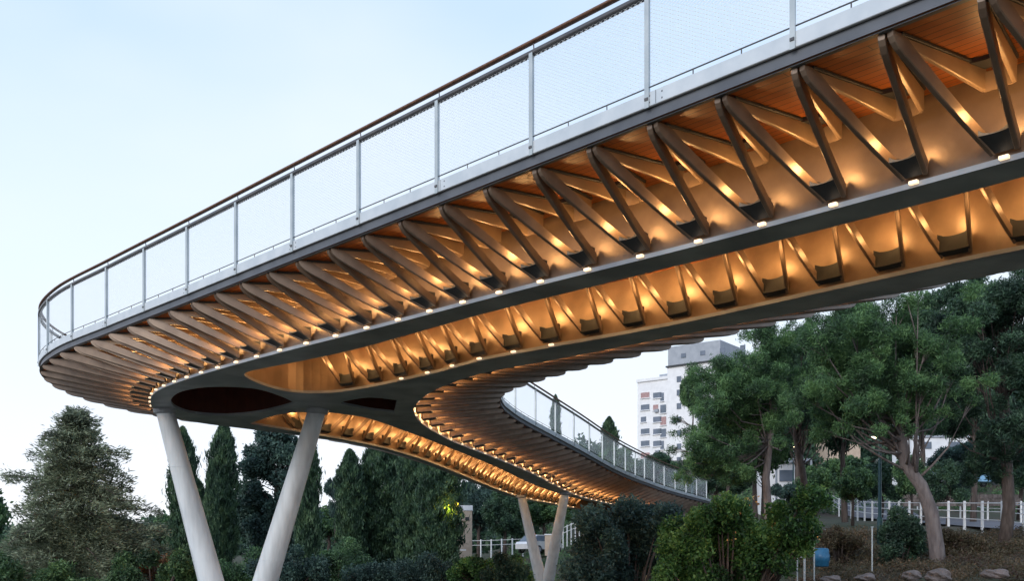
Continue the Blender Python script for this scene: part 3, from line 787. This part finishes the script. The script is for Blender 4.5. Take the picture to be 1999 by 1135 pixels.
# --- big pines at the right
D = 34
def pine_blobs(lst, D, x0, g, dy=2.0, per=9):
    o = []
    for px, py, rp in lst:
        x = at(px, D).x - x0; z = zpix(py, D) - g; rr = rp / FPX * D
        for _ in range(per):
            o.append((x + random.uniform(-1, 1) * rr * .95, random.uniform(-1, 1) * dy, z + random.uniform(-1, 1) * rr * .8, rr * random.uniform(.22, .5), .75))
    return o
x0 = at(1835, D).x; g = zpix(1125, D)
branch_tree('pine_tree', (x0, D, g), [(0, 0, -.3), (-.1, 0, .9), (-.28, 0, 2.1), (-.62, 0, 3.0), (-1.1, .1, 3.7), (-1.25, .1, 4.7), (-1.2, 0, 5.8)],
    pine_blobs([(1640, 640, 62), (1720, 622, 62), (1800, 640, 60), (1600, 700, 62), (1690, 705, 75), (1740, 670, 60), (1660, 670, 60), (1760, 760, 60), (1680, 760, 60), (1620, 740, 60), (1815, 690, 60), (1850, 790, 40), (1660, 825, 40), (1760, 830, 40), (1780, 715, 70), (1840, 740, 50), (1640, 775, 58), (1720, 785, 55), (1800, 800, 45), (1588, 760, 40)], D, x0, g),
    150000, .075, .16, LM['pine'], M['barkg'], 'big umbrella pine with a bent grey trunk leaning in front of the white fence', trunk_r=(.27, .15), tufts=5)
D = 46; x0 = at(1498, D).x; g = terr(x0, D)
branch_tree('pine_tree', (x0, D, g), [(0, 0, -.2), (.05, 0, 1.5), (-.05, 0, 3), (.1, 0, 4.5), (.3, 0, 6), (.3, 0, 7.5)],
    pine_blobs([(1440, 700, 50), (1490, 680, 55), (1460, 720, 60), (1500, 740, 60), (1410, 740, 55), (1420, 800, 55), (1490, 810, 55), (1385, 880, 45), (1420, 925, 34), (1365, 870, 36), (1520, 850, 45), (1350, 925, 24), (1550, 700, 50), (1400, 770, 48), (1450, 760, 60), (1530, 770, 55), (1365, 820, 40), (1400, 850, 55), (1470, 830, 45), (1360, 895, 38), (1440, 905, 38), (1560, 660, 40), (1375, 800, 28)], D, x0, g, dy=2.6),
    150000, .08, .18, LM['pine'], M['barkg'], 'tall fluffy pine partly hiding the apartment block', trunk_r=(.2, .12), tufts=5)
D = 50; x0 = at(1580, D).x; g = terr(x0, D)
branch_tree('pine_tree', (x0, D, g), [(0, 0, -.2), (-.1, 0, 1.5), (-.35, 0, 3.2), (-.65, 0, 4.8), (-.7, 0, 6.4)],
    pine_blobs([(1560, 740, 50), (1600, 800, 45), (1545, 815, 40), (1590, 690, 45)], D, x0, g, dy=2.0),
    36000, .09, .18, LM['darkpine'], M['bark'], 'darker slanting pine between the fluffy pine and the umbrella pine', trunk_r=(.2, .12), tufts=5)
D = 38; x0 = at(1960, D).x; g = terr(x0, D)
branch_tree('pine_tree', (x0, D, g), [(0, 0, -.2), (.2, 0, 1.5), (.1, 0, 3.2), (0, 0, 5.8), (.1, 0, 8.4)],
    pine_blobs([(1900, 590, 60), (1980, 570, 60), (1860, 660, 50), (1940, 660, 65), (2020, 650, 60), (1905, 740, 62), (1985, 750, 65), (1925, 820, 60), (2000, 840, 60), (1960, 900, 50), (1920, 890, 35), (1840, 590, 40), (2060, 740, 70), (2060, 560, 60), (1990, 600, 60), (1940, 610, 55), (1870, 610, 55), (1960, 560, 50), (1900, 640, 60), (2000, 690, 60)], D, x0, g, dy=2.8),
    150000, .085, .22, LM['darkpine'], M['bark'], 'very dark tree filling the right edge of the picture', trunk_r=(.25, .14), tufts=5)
# --- foreground shrubs
D = 31; x0 = at(1240, D).x; g = zpix(1190, D)
def sb(lst, D, x0, g, dy=1.0, per=5):
    o = []
    for px, py, rp in lst:
        rr = rp / FPX * D
        for _ in range(per): o.append((at(px, D).x - x0 + random.uniform(-.7, .7) * rr, random.uniform(-1, 1) * dy, zpix(py, D) - g + random.uniform(-.7, .7) * rr, rr * random.uniform(.45, .75), .9))
    return o
bush('dark_shrub', (x0, D + 1.5, g), sb([(1150, 1100, 45), (1190, 1040, 50), (1250, 1010, 52), (1310, 1015, 45), (1230, 1090, 60), (1300, 1085, 55), (1180, 1150, 60), (1270, 1160, 60)], D, x0, g), 60000, .065, .4, LM['bluish'],
     'large blue-green shrub right of the small V column, with small dark leaves')
D = 27; x0 = at(1420, D).x; g = zpix(1220, D)
gb = bush('flowering_shrub', (x0, D, g), sb([(1310, 1090, 45), (1560, 1010, 40), (1350, 1030, 45), (1430, 1045, 55), (1500, 1060, 50), (1330, 1050, 42), (1400, 1010, 42), (1460, 1030, 45), (1530, 1015, 42), (1580, 990, 32), (1340, 1120, 55), (1420, 1100, 60), (1500, 1090, 50), (1545, 1060, 38), (1460, 1150, 55), (1370, 1170, 50), (1600, 975, 22)], D, x0, g, dy=.8), 80000, .058, .45, LM['bright'],
     'large bright green broad-leaved shrub with a few orange blooms in the foreground')
M['petal'] = mat('petal', (.55, .22, .08), (.6, .42, .12), .7, scale=5)
P, d = blob_points(sb([(1440, 1060, 20), (1420, 1000, 20), (1400, 1045, 20), (1520, 1030, 22), (1560, 1045, 22), (1590, 1030, 20), (1480, 990, 25)], D, x0, g, dy=.9, per=2), 80, shell=.85)
obj_from(leaves_mesh('blossom', P, d, .045, .8, M['petal']), 'blossom', gb)
D = 36; x0 = at(1752, D).x; g = zpix(1120, D)
bush('round_shrub', (x0, D, g), sb([(1752, 1025, 30), (1735, 1060, 38), (1770, 1060, 36), (1750, 1095, 42)], D, x0, g, dy=.8), 30000, .055, .4, LM['darkpine'], 'dense rounded near-black shrub left of the bent pine trunk')
D = 44; x0 = at(950, D).x; g = zpix(1150, D)
bush('clipped_hedge', (x0, D, g), sb([(900, 1115, 22), (930, 1108, 24), (965, 1110, 24), (1000, 1110, 24), (890, 1135, 30), (950, 1140, 30), (1010, 1135, 28)], D, x0, g, dy=.8), 26000, .06, .5, LM['bright'], 'green hedge below the beige pillar and left of the small V column', 'hedge')
D = 40; x0 = at(985, D).x; g = zpix(1160, D)
bush('dark_shrub', (x0, D, g), sb([(985, 1110, 28), (1020, 1125, 24), (970, 1140, 30)], D, x0, g, dy=.6), 14000, .055, .4, LM['darkpine'], 'small near-black shrub in front of the hedge beside the small V column')
D = 30; x0 = at(60, D).x; g = zpix(1200, D)
bush('dark_shrub', (x0, D, g), sb([(20, 1130, 36), (90, 1140, 38), (160, 1140, 36), (-40, 1120, 36)], D, x0, g, dy=.8), 26000, .055, .35, LM['broad'], 'low mixed green shrub along the bottom left corner under the cedar')
D = 31; x0 = at(300, D).x; g = zpix(1190, D)
bush('dark_shrub', (x0, D, g), sb([(250, 1115, 40), (320, 1110, 36), (370, 1115, 30)], D, x0, g, dy=.8), 18000, .055, .4, LM['broad'], 'olive shrub at the foot of the leftmost column leg')
D = 32.5; x0 = at(310, D).x; g = zpix(1150, D)
bush('reddish_shrub', (x0, D, g), sb([(300, 1090, 16), (322, 1100, 14), (290, 1110, 16)], D, x0, g, dy=.3, per=4), 2500, .05, .5, LM['ochre'], 'small orange-leaved shrub beside the leftmost column leg')
for i, (px, py, D, lab) in enumerate([(560, 1100, 46, 'green undergrowth shrub inside the large V column at its right leg'), (650, 1090, 50, 'bright undergrowth shrub right of the large V column'), (740, 1105, 48, 'undergrowth shrub below the broadest cypress'), (470, 1105, 47, 'undergrowth shrub in the middle of the large V column'), (835, 1112, 46, 'undergrowth shrub at the foot of the bare cypress trunks')]):
    x0 = at(px, D).x; g = zpix(1165, D)
    bush('undergrowth_shrub', (x0, D, g), sb([(px - 35, py + 15, 32), (px + 5, py, 34), (px + 45, py + 18, 32), (px, py + 40, 35)], D, x0, g, dy=.8), 15000, .06, .45, LM['broad' if i % 2 else 'bluish'], lab, group='undergrowth shrubs behind the columns')
# slope ground cover
def cover(name, xr, yr, n, size, lm, label, hmax=.7):
    P = []
    for _ in range(n // 60):
        y = random.uniform(*yr); x = random.uniform(xr[0], xr[1]) * y; r = random.uniform(.15, .5) * hmax
        P.append((x, y, terr(x, y) + r * .4, r, .8))
    tag(obj_from(make_crown(name, P, n, size, .35, lm, tufts=3), name), label, 'ground cover', kind='stuff')
cover('dry_ground_cover', (.27, .58), (30, 43.5), 60000, .05, LM['dry'], 'dry brown and green low growth on the slope below the white fence')
for px, py, rr, lab in ((1885, 1072, 26, 'dry olive shrub right of the bent pine foot, below the fence'), (1960, 1080, 30, 'dry reddish-brown shrub at the right picture edge below the fence'), (1640, 1052, 22, 'dry shrub between the blue barrel and the rounded near-black shrub'), (1850, 1048, 18, 'small dry shrub touching the right side of the bent pine trunk')):
    D = 37; x0 = at(px, D).x; g = zpix(py + 45, D)
    bush('dry_shrub', (x0, D, g), sb([(px - rr, py + 8, rr), (px, py, rr), (px + rr, py + 8, rr), (px, py + 25, rr)], D, x0, g, dy=.7), 9000, .05, .35, LM['dry'], lab, group='dry shrubs on the slope')
cover('green_ground_cover', (.0, .62), (88, 115), 50000, .12, LM['broad'], 'low green growth on the terraces above the road', 1.4)
cover('garden_ground_cover', (-.5, .12), (40, 90), 90000, .09, LM['broad'], 'low green growth under the cypresses', 1.2)

# ------------------------------------------------------------------ small built things
M['white'] = mat('white_paint', (.66, .68, .70), (.76, .77, .79), .5, scale=5)
M['plaster'] = mat('white_plaster', (.74, .75, .78), (.82, .83, .86), .8, scale=1.2, bump=.1)
M['beige'] = mat('beige_stone', (.48, .37, .29), (.56, .45, .36), .85, scale=2.5, bump=.2)
M['glass'] = mat('window_glass', (.10, .13, .17), (.15, .18, .24), .2, scale=.8)
M['greyroof'] = mat('grey_cladding', (.30, .33, .38), (.36, .39, .44), .7, scale=1)
M['shutter'] = mat('red_shutter', (.34, .20, .20), (.42, .28, .28), .7, scale=3)
M['pole'] = mat('dark_green_pole', (.018, .05, .055), (.03, .07, .075), .45, .3, scale=5)
M['bulb'] = mat('lit_bulb', (1, .9, .7), emit=(1, .80, .5), estr=6)
M['ybulb'] = mat('lit_yellow_lantern', (.9, .8, .1), emit=(1, .72, .05), estr=2.2)
M['roofred'] = mat('roof_tile', (.30, .10, .07), (.38, .15, .10), .8, scale=3)
M['rock'] = mat('rock', (.12, .10, .09), (.23, .19, .18), .9, scale=3, bump=.9)
# apartment block
def block():
    D = 215; e_ = empty('apartment_building', (at(1245, D).x, D, 12), 'pale apartment block with rows of small windows and a taller grey-topped part', 'building')
    # facade runs from far-left to near-right
    A = Vector((at(1246, D).x, D)); d = Vector((.80, -.60)); n = Vector((-.60, -.80))
    def P(u, v, z): q = A + d * u - n * v; return Vector((q.x, q.y, z)) - Vector((A.x, A.y, 12))
    def box3(m, u0, u1, v0, v1, z0, z1, mi=0):
        m.hexa([P(u0, v0, z0), P(u1, v0, z0), P(u1, v1, z0), P(u0, v1, z0)], [P(u0, v0, z1), P(u1, v0, z1), P(u1, v1, z1), P(u0, v1, z1)], mi)
    def zof(px, py):  # height where the facade crosses this pixel column
        s = (px - 1000) / FPX; u = (s * A.y - A.x) / (d.x - s * d.y); y = A.y + d.y * u
        return u, EYE + (HOR - py) / FPX * y
    u1, zt = zof(1306, 727)
    u2, zt2 = zof(1306, 694); u3, zt3 = zof(1408, 664)
    zt2 = (zt2 + zt3) / 2 + .8
    m = MB(); box3(m, 0, u1, 0, 12, 12, zof(1250, 744)[1]); m.build('wall', [M['plaster']], e_)
    m = MB(); box3(m, u1 + .01, u3, -.4, 13, 12, zt2 - 4.2); m.build('wall', [M['plaster']], e_)
    m = MB(); box3(m, u1 + .01, u3, -.1, 12, zt2 - 4.1, zt2); box3(m, u1 - .2, u3, -.8, 13, zt2 - 4.25, zt2 - 3.95, 1); m.build('roof', [M['greyroof'], M['darkpad']], e_)
    for r_ in range(9):
        for j, (px0, w_, h_, mi) in enumerate(((1253, 2.0, 1.1, 0), (1277, 1.9, 1.1, 0), (1291, 1.3, 1.7, 1))):
            u, z = zof(px0, 768 + r_ * 23.5)
            if (r_ + j) % 4 == 2: w_ *= .6
            sh = (r_ * 7 + j * 3) % 5 == 0
            m = MB(); box3(m, u, u + w_, -.12, .0 - .01, z - h_, z, 1)
            f = m.build('window', [M['shutter'] if sh else M['glass'], M['shutter'] if sh else M['glass']], e_)
            m = MB(); box3(m, u - .15, u + w_ + .15, -.3, -.01, z - h_ - .18, z - h_ - .03); m.build('sill', [M['plaster']], f)
    for r_ in range(8):
        for j in range(5):
            u = u1 + 2.2 + j * 4.6; z = zt2 - 6.3 - r_ * 2.75
            m = MB(); box3(m, u, u + (1.0, 2.4, 1.6, 2.4, 1.2)[j], -.50, -.41, z - 1.2, z); m.build('window', [M['glass']], e_)
    for u_, v_, w__, h__ in ((3, 4, 2.2, 1.6), (7.5, 5, 1.5, 2.0), (10, 3, 3, 1.1)):
        m = MB(); zt_ = zof(1250, 744)[1]; box3(m, u_, u_ + w__, v_, v_ + 2, zt_ + .01, zt_ + h__); m.build('roof_tank', [M['greyroof']], e_)
    m = MB(); zt_ = zof(1250, 744)[1]; box3(m, -.15, u1 - .05, -.3, -.02, zt_ - .35, zt_ + .25); m.build('parapet', [M['plaster']], e_)
    for j, (u_, zz_) in enumerate(((4.2, 6.4), (8.3, 9.1), (4.4, 14.9), (11.5, 12.0))):
        m = MB(); zt_ = zof(1250, 744)[1]; box3(m, u_, u_ + .9, -.55, -.02, zt_ - zz_ - .6, zt_ - zz_); m.build('air_conditioner', [M['greyroof']], e_)
    for j in range(5):
        u = u1 + 3 + j * 4.3; m = MB(); box3(m, u, u + 1.1, -.2, -.11, zt2 - 2.6, zt2 - 1.7); m.build('window', [M['glass']], e_)
block()
# houses glimpsed on the hillside
def house(px, py_top, D, wpx, hpx, mw, lab, roof=None, deep=5, name='house', pergola=False):
    x = at(px, D).x; zt = zpix(py_top, D); h = hpx / FPX * D; w_ = wpx / FPX * D
    e_ = empty(name, (x, D, zt - h), lab, 'house')
    m = MB(); m.box((0, deep / 2, h / 2 - 1.5), (w_, deep, h + 3)); m.build('wall', [mw], e_)
    nwin = max(1, int(w_ / 2.4))
    for i in range(nwin):
        m = MB(); m.box((-w_ / 2 + w_ * (i + .5) / nwin, -.03, h * .55), (w_ / nwin * .4, .08, h * .4)); m.build('window', [M['glass']], e_)
    m = MB()
    if roof == 'tile':
        o_ = .4; m.hexa([(-w_ / 2 - o_, -o_, h + .01), (w_ / 2 + o_, -o_, h + .01), (w_ / 2 + o_, deep + o_, h + .01), (-w_ / 2 - o_, deep + o_, h + .01)], [(-w_ / 4, deep / 2 - .1, h + 1.6), (w_ / 4, deep / 2 - .1, h + 1.6), (w_ / 4, deep / 2 + .1, h + 1.6), (-w_ / 4, deep / 2 + .1, h + 1.6)])
        m.build('roof', [M['roofred']], e_)
    else:
        m.box((0, deep / 2, h + .1), (w_ + .3, deep + .3, .2)); m.build('roof', [M['greyroof']], e_)
    if pergola:
        m = MB()
        for i in range(9): m.box((-w_ / 2 + i * w_ / 8, -1.2, h + .1), (.08, 2.4, .12))
        for sx in (-1, 1): m.box((sx * w_ / 2, -2.3, h / 2 - 1.5), (.14, .14, h + 3))
        m.build('pergola', [M['greyroof']], e_)
house(1535, 905, 84, 66, 55, M['plaster'], 'low white house with a slatted terrace roof behind the pine trunks', pergola=True)
house(1650, 845, 112, 60, 34, M['beige'], 'beige house with a red tiled roof seen under the umbrella pine', roof='tile')
house(1835, 855, 98, 110, 34, M['plaster'], 'long low white house seen right of the bent pine trunk')
house(1828, 735, 150, 90, 60, M['shutter'], 'pinkish house high among the dark trees at the right', roof='tile')
# beige pillar
D = 84; x0 = at(907, D).x; g = zpix(1088, D)
e_ = empty('wall_pillar', (x0, D, g), 'tall beige stone wall slab with a pale cap beside the yellow lamp', 'pillar')
m = MB(); m.box((0, 0, 1.8), (1.25, .8, 3.9)); m.build('shaft', [M['beige']], e_)
m = MB(); m.box((0, 0, 3.98), (1.35, .9, .42)); m.box((-.9, .2, .9), (.6, .5, 2.0)); m.build('cap', [M['plaster']], e_)
m = MB(); m.box((.25, -.46, 3.1), (.3, .12, .25)); m.build('wall_lamp', [M['darkpad']], e_)
D = 80; x0 = at(1073, D).x; g = zpix(1085, D)
e_ = empty('gate_pillar', (x0, D, g), 'short pinkish gate pillar seen inside the small V column', 'pillar')
m = MB(); m.box((0, 0, .75), (.7, .6, 1.6)); m.build('shaft', [M['beige']], e_)
m = MB(); m.box((0, 0, 1.6), (.8, .7, .09)); m.build('cap', [M['plaster']], e_)
# low white wall at the beige pillar
D = 70; x0 = at(870, D).x
e_ = empty('garden_wall', (x0, D, zpix(1105, D)), 'low white garden wall left of the dark lamp pole among the cypress trunks', 'wall')
m = MB(); m.box((0, 0, .35), (1.6, .3, 1.3)); m.box((.2, 0, 1.05), (2.4, .36, .08)); m.build('wall', [M['plaster']], e_)
# fences
def fence(pts, post_h, step, nrails, label, name='fence', post=.07, pick=None, mt=None, slope=True):
    mt = mt or M['white']; P = [Vector(p) for p in pts]; e_ = empty(name, P[0], label, 'fence')
    l = 0; tot = sum((b - a).length for a, b in zip(P, P[1:])); prev = None
    def at_l(l):
        for a, b in zip(P, P[1:]):
            d = (b - a).length
            if l <= d + 1e-6: return a + (b - a) * (l / d), (b - a).normalized()
            l -= d
        return P[-1], (P[-1] - P[-2]).normalized()
    while l <= tot:
        p, d = at_l(l); q = p - P[0]
        m = MB(); m.box((q.x, q.y, q.z + post_h / 2 - .1), (post, post, post_h + .3), 0, math.atan2(d.y, d.x)); m.build('post', [mt], e_)
        if prev is not None:
            m = MB()
            for k in range(nrails):
                zz = post_h * (.96 - .3 * k * 3 / max(3, nrails)); m.tube([prev + Vector((0, 0, zz)), q + Vector((0, 0, zz))], .022, 6)
            if pick:
                nn = int((q - prev).length / pick)
                for k in range(1, nn): c = prev.lerp(q, k / nn); m.box((c.x, c.y, c.z + post_h * .5), (.02, .02, post_h * .9), 0, math.atan2(d.y, d.x))
            m.build('rail', [mt], e_)
        prev = q; l += step
ys_ = [100, 87, 74, 60, 52, 44.8, 40, 36, 31]
fence([(fence_x(y), y, float(hz(fence_x(y), y)) + .1) for y in ys_], 1.3, 2.75, 3, 'long white railing with square posts beside the road on the right slope', 'road_fence', post=.11)
fence([(fence_x(y) + 7.2, y, float(hz(fence_x(y) + 7.2, y)) + .1) for y in (95, 70, 50, 40)], 1.3, 3.2, 2, 'second white railing on the far side of the road, behind the long one', 'road_fence', post=.1)
fence([(at(px, D).x, D, zpix(py, D)) for px, py, D in ((880, 1086, 92), (960, 1085, 90), (1045, 1082, 88))], 1.35, 1.05, 2, 'thin white garden railing behind the hedge and the small V column', 'garden_railing', post=.10)
fence([(at(px, D).x, D, zpix(py, D)) for px, py, D in ((1092, 1068, 76), (1140, 1048, 74), (1170, 1025, 73))], 1.3, .45, 2, 'white picket railing climbing to the right behind the small V column', 'stair_railing', post=.06)
fence([(at(px, D).x, D, zpix(py, D)) for px, py, D in ((1508, 908, 82), (1570, 905, 81))], 1.0, .6, 2, 'grey balcony railing on the roof of the low white house', 'roof_railing', post=.04, mt=M['greyroof'])
# lamp posts
def lamp_post(px, py_top, D, py_base, label, heads=((0, 0),), pole_r=.06, bulb=None, arm_=0.0, bs=.14, light=None):
    x = at(px, D).x; zt, zb = zpix(py_top, D), zpix(py_base, D)
    e_ = empty('street_lamp', (x, D, zb), label, 'street lamp', 'street lamps')
    m = MB(); m.tube([(0, 0, -.3), (0, 0, 1.0), (0, 0, 1.02), (0, 0, zt - zb)], [pole_r * 1.6, pole_r * 1.6, pole_r, pole_r * .8], 10); m.build('pole', [M['pole']], e_, smooth=True)
    for dx, dz in heads:
        m = MB(); m.tube([(0, 0, zt - zb + min(0, dz)), (dx * .6, 0, zt - zb + dz + .1), (dx, 0, zt - zb + dz + .06)], .03, 6)
        m.tube([(dx, 0, zt - zb + dz + .10), (dx, 0, zt - zb + dz + .04), (dx, 0, zt - zb + dz)], [.03, bs * 1.2, bs * 1.35], 10); m.build('lamp_head', [M['pole']], e_)
        m = MB(); m.tube([(dx, 0, zt - zb + dz - .005), (dx, 0, zt - zb + dz - bs * .6), (dx, 0, zt - zb + dz - bs)], [bs * 1.1, bs * .95, bs * .3], 10); m.build('lamp_glass', [bulb or M['bulb']], e_, smooth=True)
    if light:
        ld = bpy.data.lights.new('lamp_light', 'POINT'); ld.energy = light[0]; ld.color = light[1]; ld.shadow_soft_size = .15
        lo = bpy.data.objects.new('lamp_light', ld); C.objects.link(lo); lo.parent = e_; lo.location = (heads[0][0] - .25, -.6, zt - zb - .35)
    return e_
lamp_post(1718, 846, 40, 1062, 'tall dark green lamp post standing in front of the white fence with two lit heads', heads=((-.24, -.15), (.46, .2)), pole_r=.07, bs=.10)
lamp_post(889, 983, 60, 1160, 'dark lamp pole with a glowing yellow lantern by the cypresses', heads=((-.12, 0),), pole_r=.06, bulb=M['ybulb'], bs=.3, light=(160, (1, .75, .08)))
lamp_post(1494, 885, 80, 975, 'small lit lamp left of the low white house', bs=.16)
lamp_post(1549, 870, 82, 960, 'small lit lamp above the right end of the low white house', bs=.17)
lamp_post(1352, 898, 74, 985, 'small lit lamp near the end of the bridge railing', bs=.15)
# parked cars
def car(px, py, D, rz, col, label):
    x = at(px, D).x; g = zpix(py, D)
    e_ = empty('parked_car', (x, D, g), label, 'car', 'parked cars'); e_.rotation_euler = (0, 0, rz)
    pm = mat('car_paint', col, tuple(min(1, c * 1.15) for c in col), .3, .2, scale=2)
    prof = [(-2.1, .35), (-2.12, .75), (-1.95, .92), (-1.2, .98), (1.15, .95), (1.9, .85), (2.1, .65), (2.1, .35)]
    cab = [(-1.75, .93), (-1.2, 1.42), (.35, 1.45), (1.15, .95)]
    m = MB(); n = len(prof); m.hexa([(a, -.84, b) for a, b in prof], [(a, .84, b) for a, b in prof]); m.build('body', [pm], e_)
    m = MB(); m.hexa([(a, -.78 + .12 * (b > 1), b) for a, b in cab], [(a, .78 - .12 * (b > 1), b) for a, b in cab]); m.build('cabin', [M['glass']], e_)
    m = MB(); m.hexa([(-1.15, -.6, 1.43), (.35, -.6, 1.46), (.35, .6, 1.46), (-1.15, .6, 1.43)], [(-1.1, -.58, 1.49), (.3, -.58, 1.51), (.3, .58, 1.51), (-1.1, .58, 1.49)]); m.build('roof', [pm], e_)
    for wx in (-1.3, 1.3):
        for wy in (-.86, .86):
            m = MB(); rr = [[(wx + .32 * math.cos(2 * math.pi * k / 18), wy + s, .32 + .32 * math.sin(2 * math.pi * k / 18)) for k in range(18)] for s in (-.1, .1)]; m.sweep([[Vector(p) for p in r] for r in rr]); wl = m.build('wheel', [M['darkpad']], e_)
            m = MB(); rr = [[(wx + .18 * math.cos(2 * math.pi * k / 14), wy + s, .32 + .18 * math.sin(2 * math.pi * k / 14)) for k in range(14)] for s in (-.115, .115)]; m.sweep([[Vector(p) for p in r] for r in rr]); m.build('rim', [M['greyroof']], wl)
    for wy in (-.6, .6): m = MB(); m.box((2.09, wy, .66), (.06, .3, .12)); m.build('headlight', [M['white']], e_)
car(1905, 950, 92, .15, (.22, .42, .62), 'light blue car parked under the bluish tree at the right')
car(1828, 950, 94, .1, (.6, .62, .66), 'silver car parked just left of the light blue car')
car(1054, 1082, 83, .9, (.7, .7, .72), 'white car seen inside the small V column')
# stakes, barrel, rocks, terrace wall
for px, py0, py1, lab in ((1557, 1075, 1145, 'leftmost pale metal stake beside the flowering shrub'), (1571, 1055, 1145, 'middle thick pale metal stake beside the flowering shrub'), (1590, 1040, 1145, 'tallest pale metal stake, next to the blue barrel'), (1703, 1030, 1140, 'pale metal stake in front of the rounded near-black shrub'), (1613, 1035, 1062, 'short pale stake standing on the dry slope')):
    D = 33 if py1 > 1100 else 37; m = MB(); z0, z1 = zpix(py1, D), zpix(py0, D); m.tube([(0, 0, 0), (0, 0, z1 - z0)], .035 if px == 1571 else .022, 8); m.box((0, 0, z1 - z0), (.07, .07, .03)); (px in (1557, 1613)) and m.box((.12, 0, (z1 - z0) * .8), (.24, .025, .025))
    o = m.build('metal_stake', [M['post']]); o.location = (at(px, D).x, D, z0); tag(o, lab, 'stake', 'pale metal stakes')
D = 34; x0 = at(1604, D).x
e_ = empty('plastic_barrel', (x0, D, zpix(1108, D)), 'blue plastic barrel on the dry slope', 'barrel')
M['blue'] = mat('blue_plastic', (.02, .13, .26), (.03, .17, .33), .4, scale=4)
m = MB(); m.tube([(0, 0, 0), (0, 0, .04), (0, 0, .18), (0, 0, .2), (0, 0, .4), (0, 0, .42), (0, 0, .58), (0, 0, .62)], [.2, .24, .25, .27, .27, .25, .24, .18], 20); m.build('body', [M['blue']], e_, smooth=True)
m = MB(); m.tube([(0, 0, .62), (0, 0, .66)], .08, 12); m.build('lid', [M['darkpad']], e_)
def rock(px, py, D, r, lab):
    bm = bmesh.new(); bmesh.ops.create_icosphere(bm, subdivisions=3, radius=r)
    for v in bm.verts:
        q = v.co * (1.6 / r); f = 1 + .22 * math.sin(q.x * 2.1 + px) + .18 * math.sin(q.y * 2.7 + px * 2) + .1 * math.sin(q.z * 4 + q.x * 3); v.co = Vector((v.co.x * f * 1.3, v.co.y * f, v.co.z * f * .6))
    me = bpy.data.meshes.new('boulder'); bm.to_mesh(me); bm.free(); me.materials.append(M['rock'])
    o = bpy.data.objects.new('boulder', me); C.objects.link(o); o.location = (at(px, D).x, D, zpix(py, D)); tag(o, lab, 'boulder', 'boulders on the slope')
for a in ((1940, 1122, 29, .24, 'rightmost pinkish boulder at the bottom right corner'), (1830, 1128, 30, .34, 'wide pale boulder at the foot of the bent pine'), (1780, 1126, 31, .26, 'greyish boulder just left of the bent pine foot'), (1815, 1112, 33, .14, 'small yellowish boulder touching the bent pine trunk'), (1690, 1130, 31, .22, 'boulder below the rounded near-black shrub'), (1620, 1132, 31, .2, 'boulder beside the blue barrel')): rock(*a)
D = 70; m = MB()
for i in range(26):
    for j in range(3): m.box((-3.9 + i * .3 + (.15 if j % 2 else 0), random.uniform(-.04, .04), .15 + j * .27), (.28, .4, .25))
o = m.build('terrace_wall', [M['rock']]); o.location = (at(1880, D).x, D, zpix(990, D)); tag(o, 'low stone terrace wall above the white fence at the right', 'wall')

# measurement printout
for nm, f, dz in (('EO', EO, 0), ('KO', KO, -1.3), ('KI', KI, -1.3), ('EI', EI, -.3)):
    print(nm, [tuple(int(round(v)) for v in proj(f(t).x, f(t).y, zd(f(t).y) + dz)) for t in range(TM + 1)])
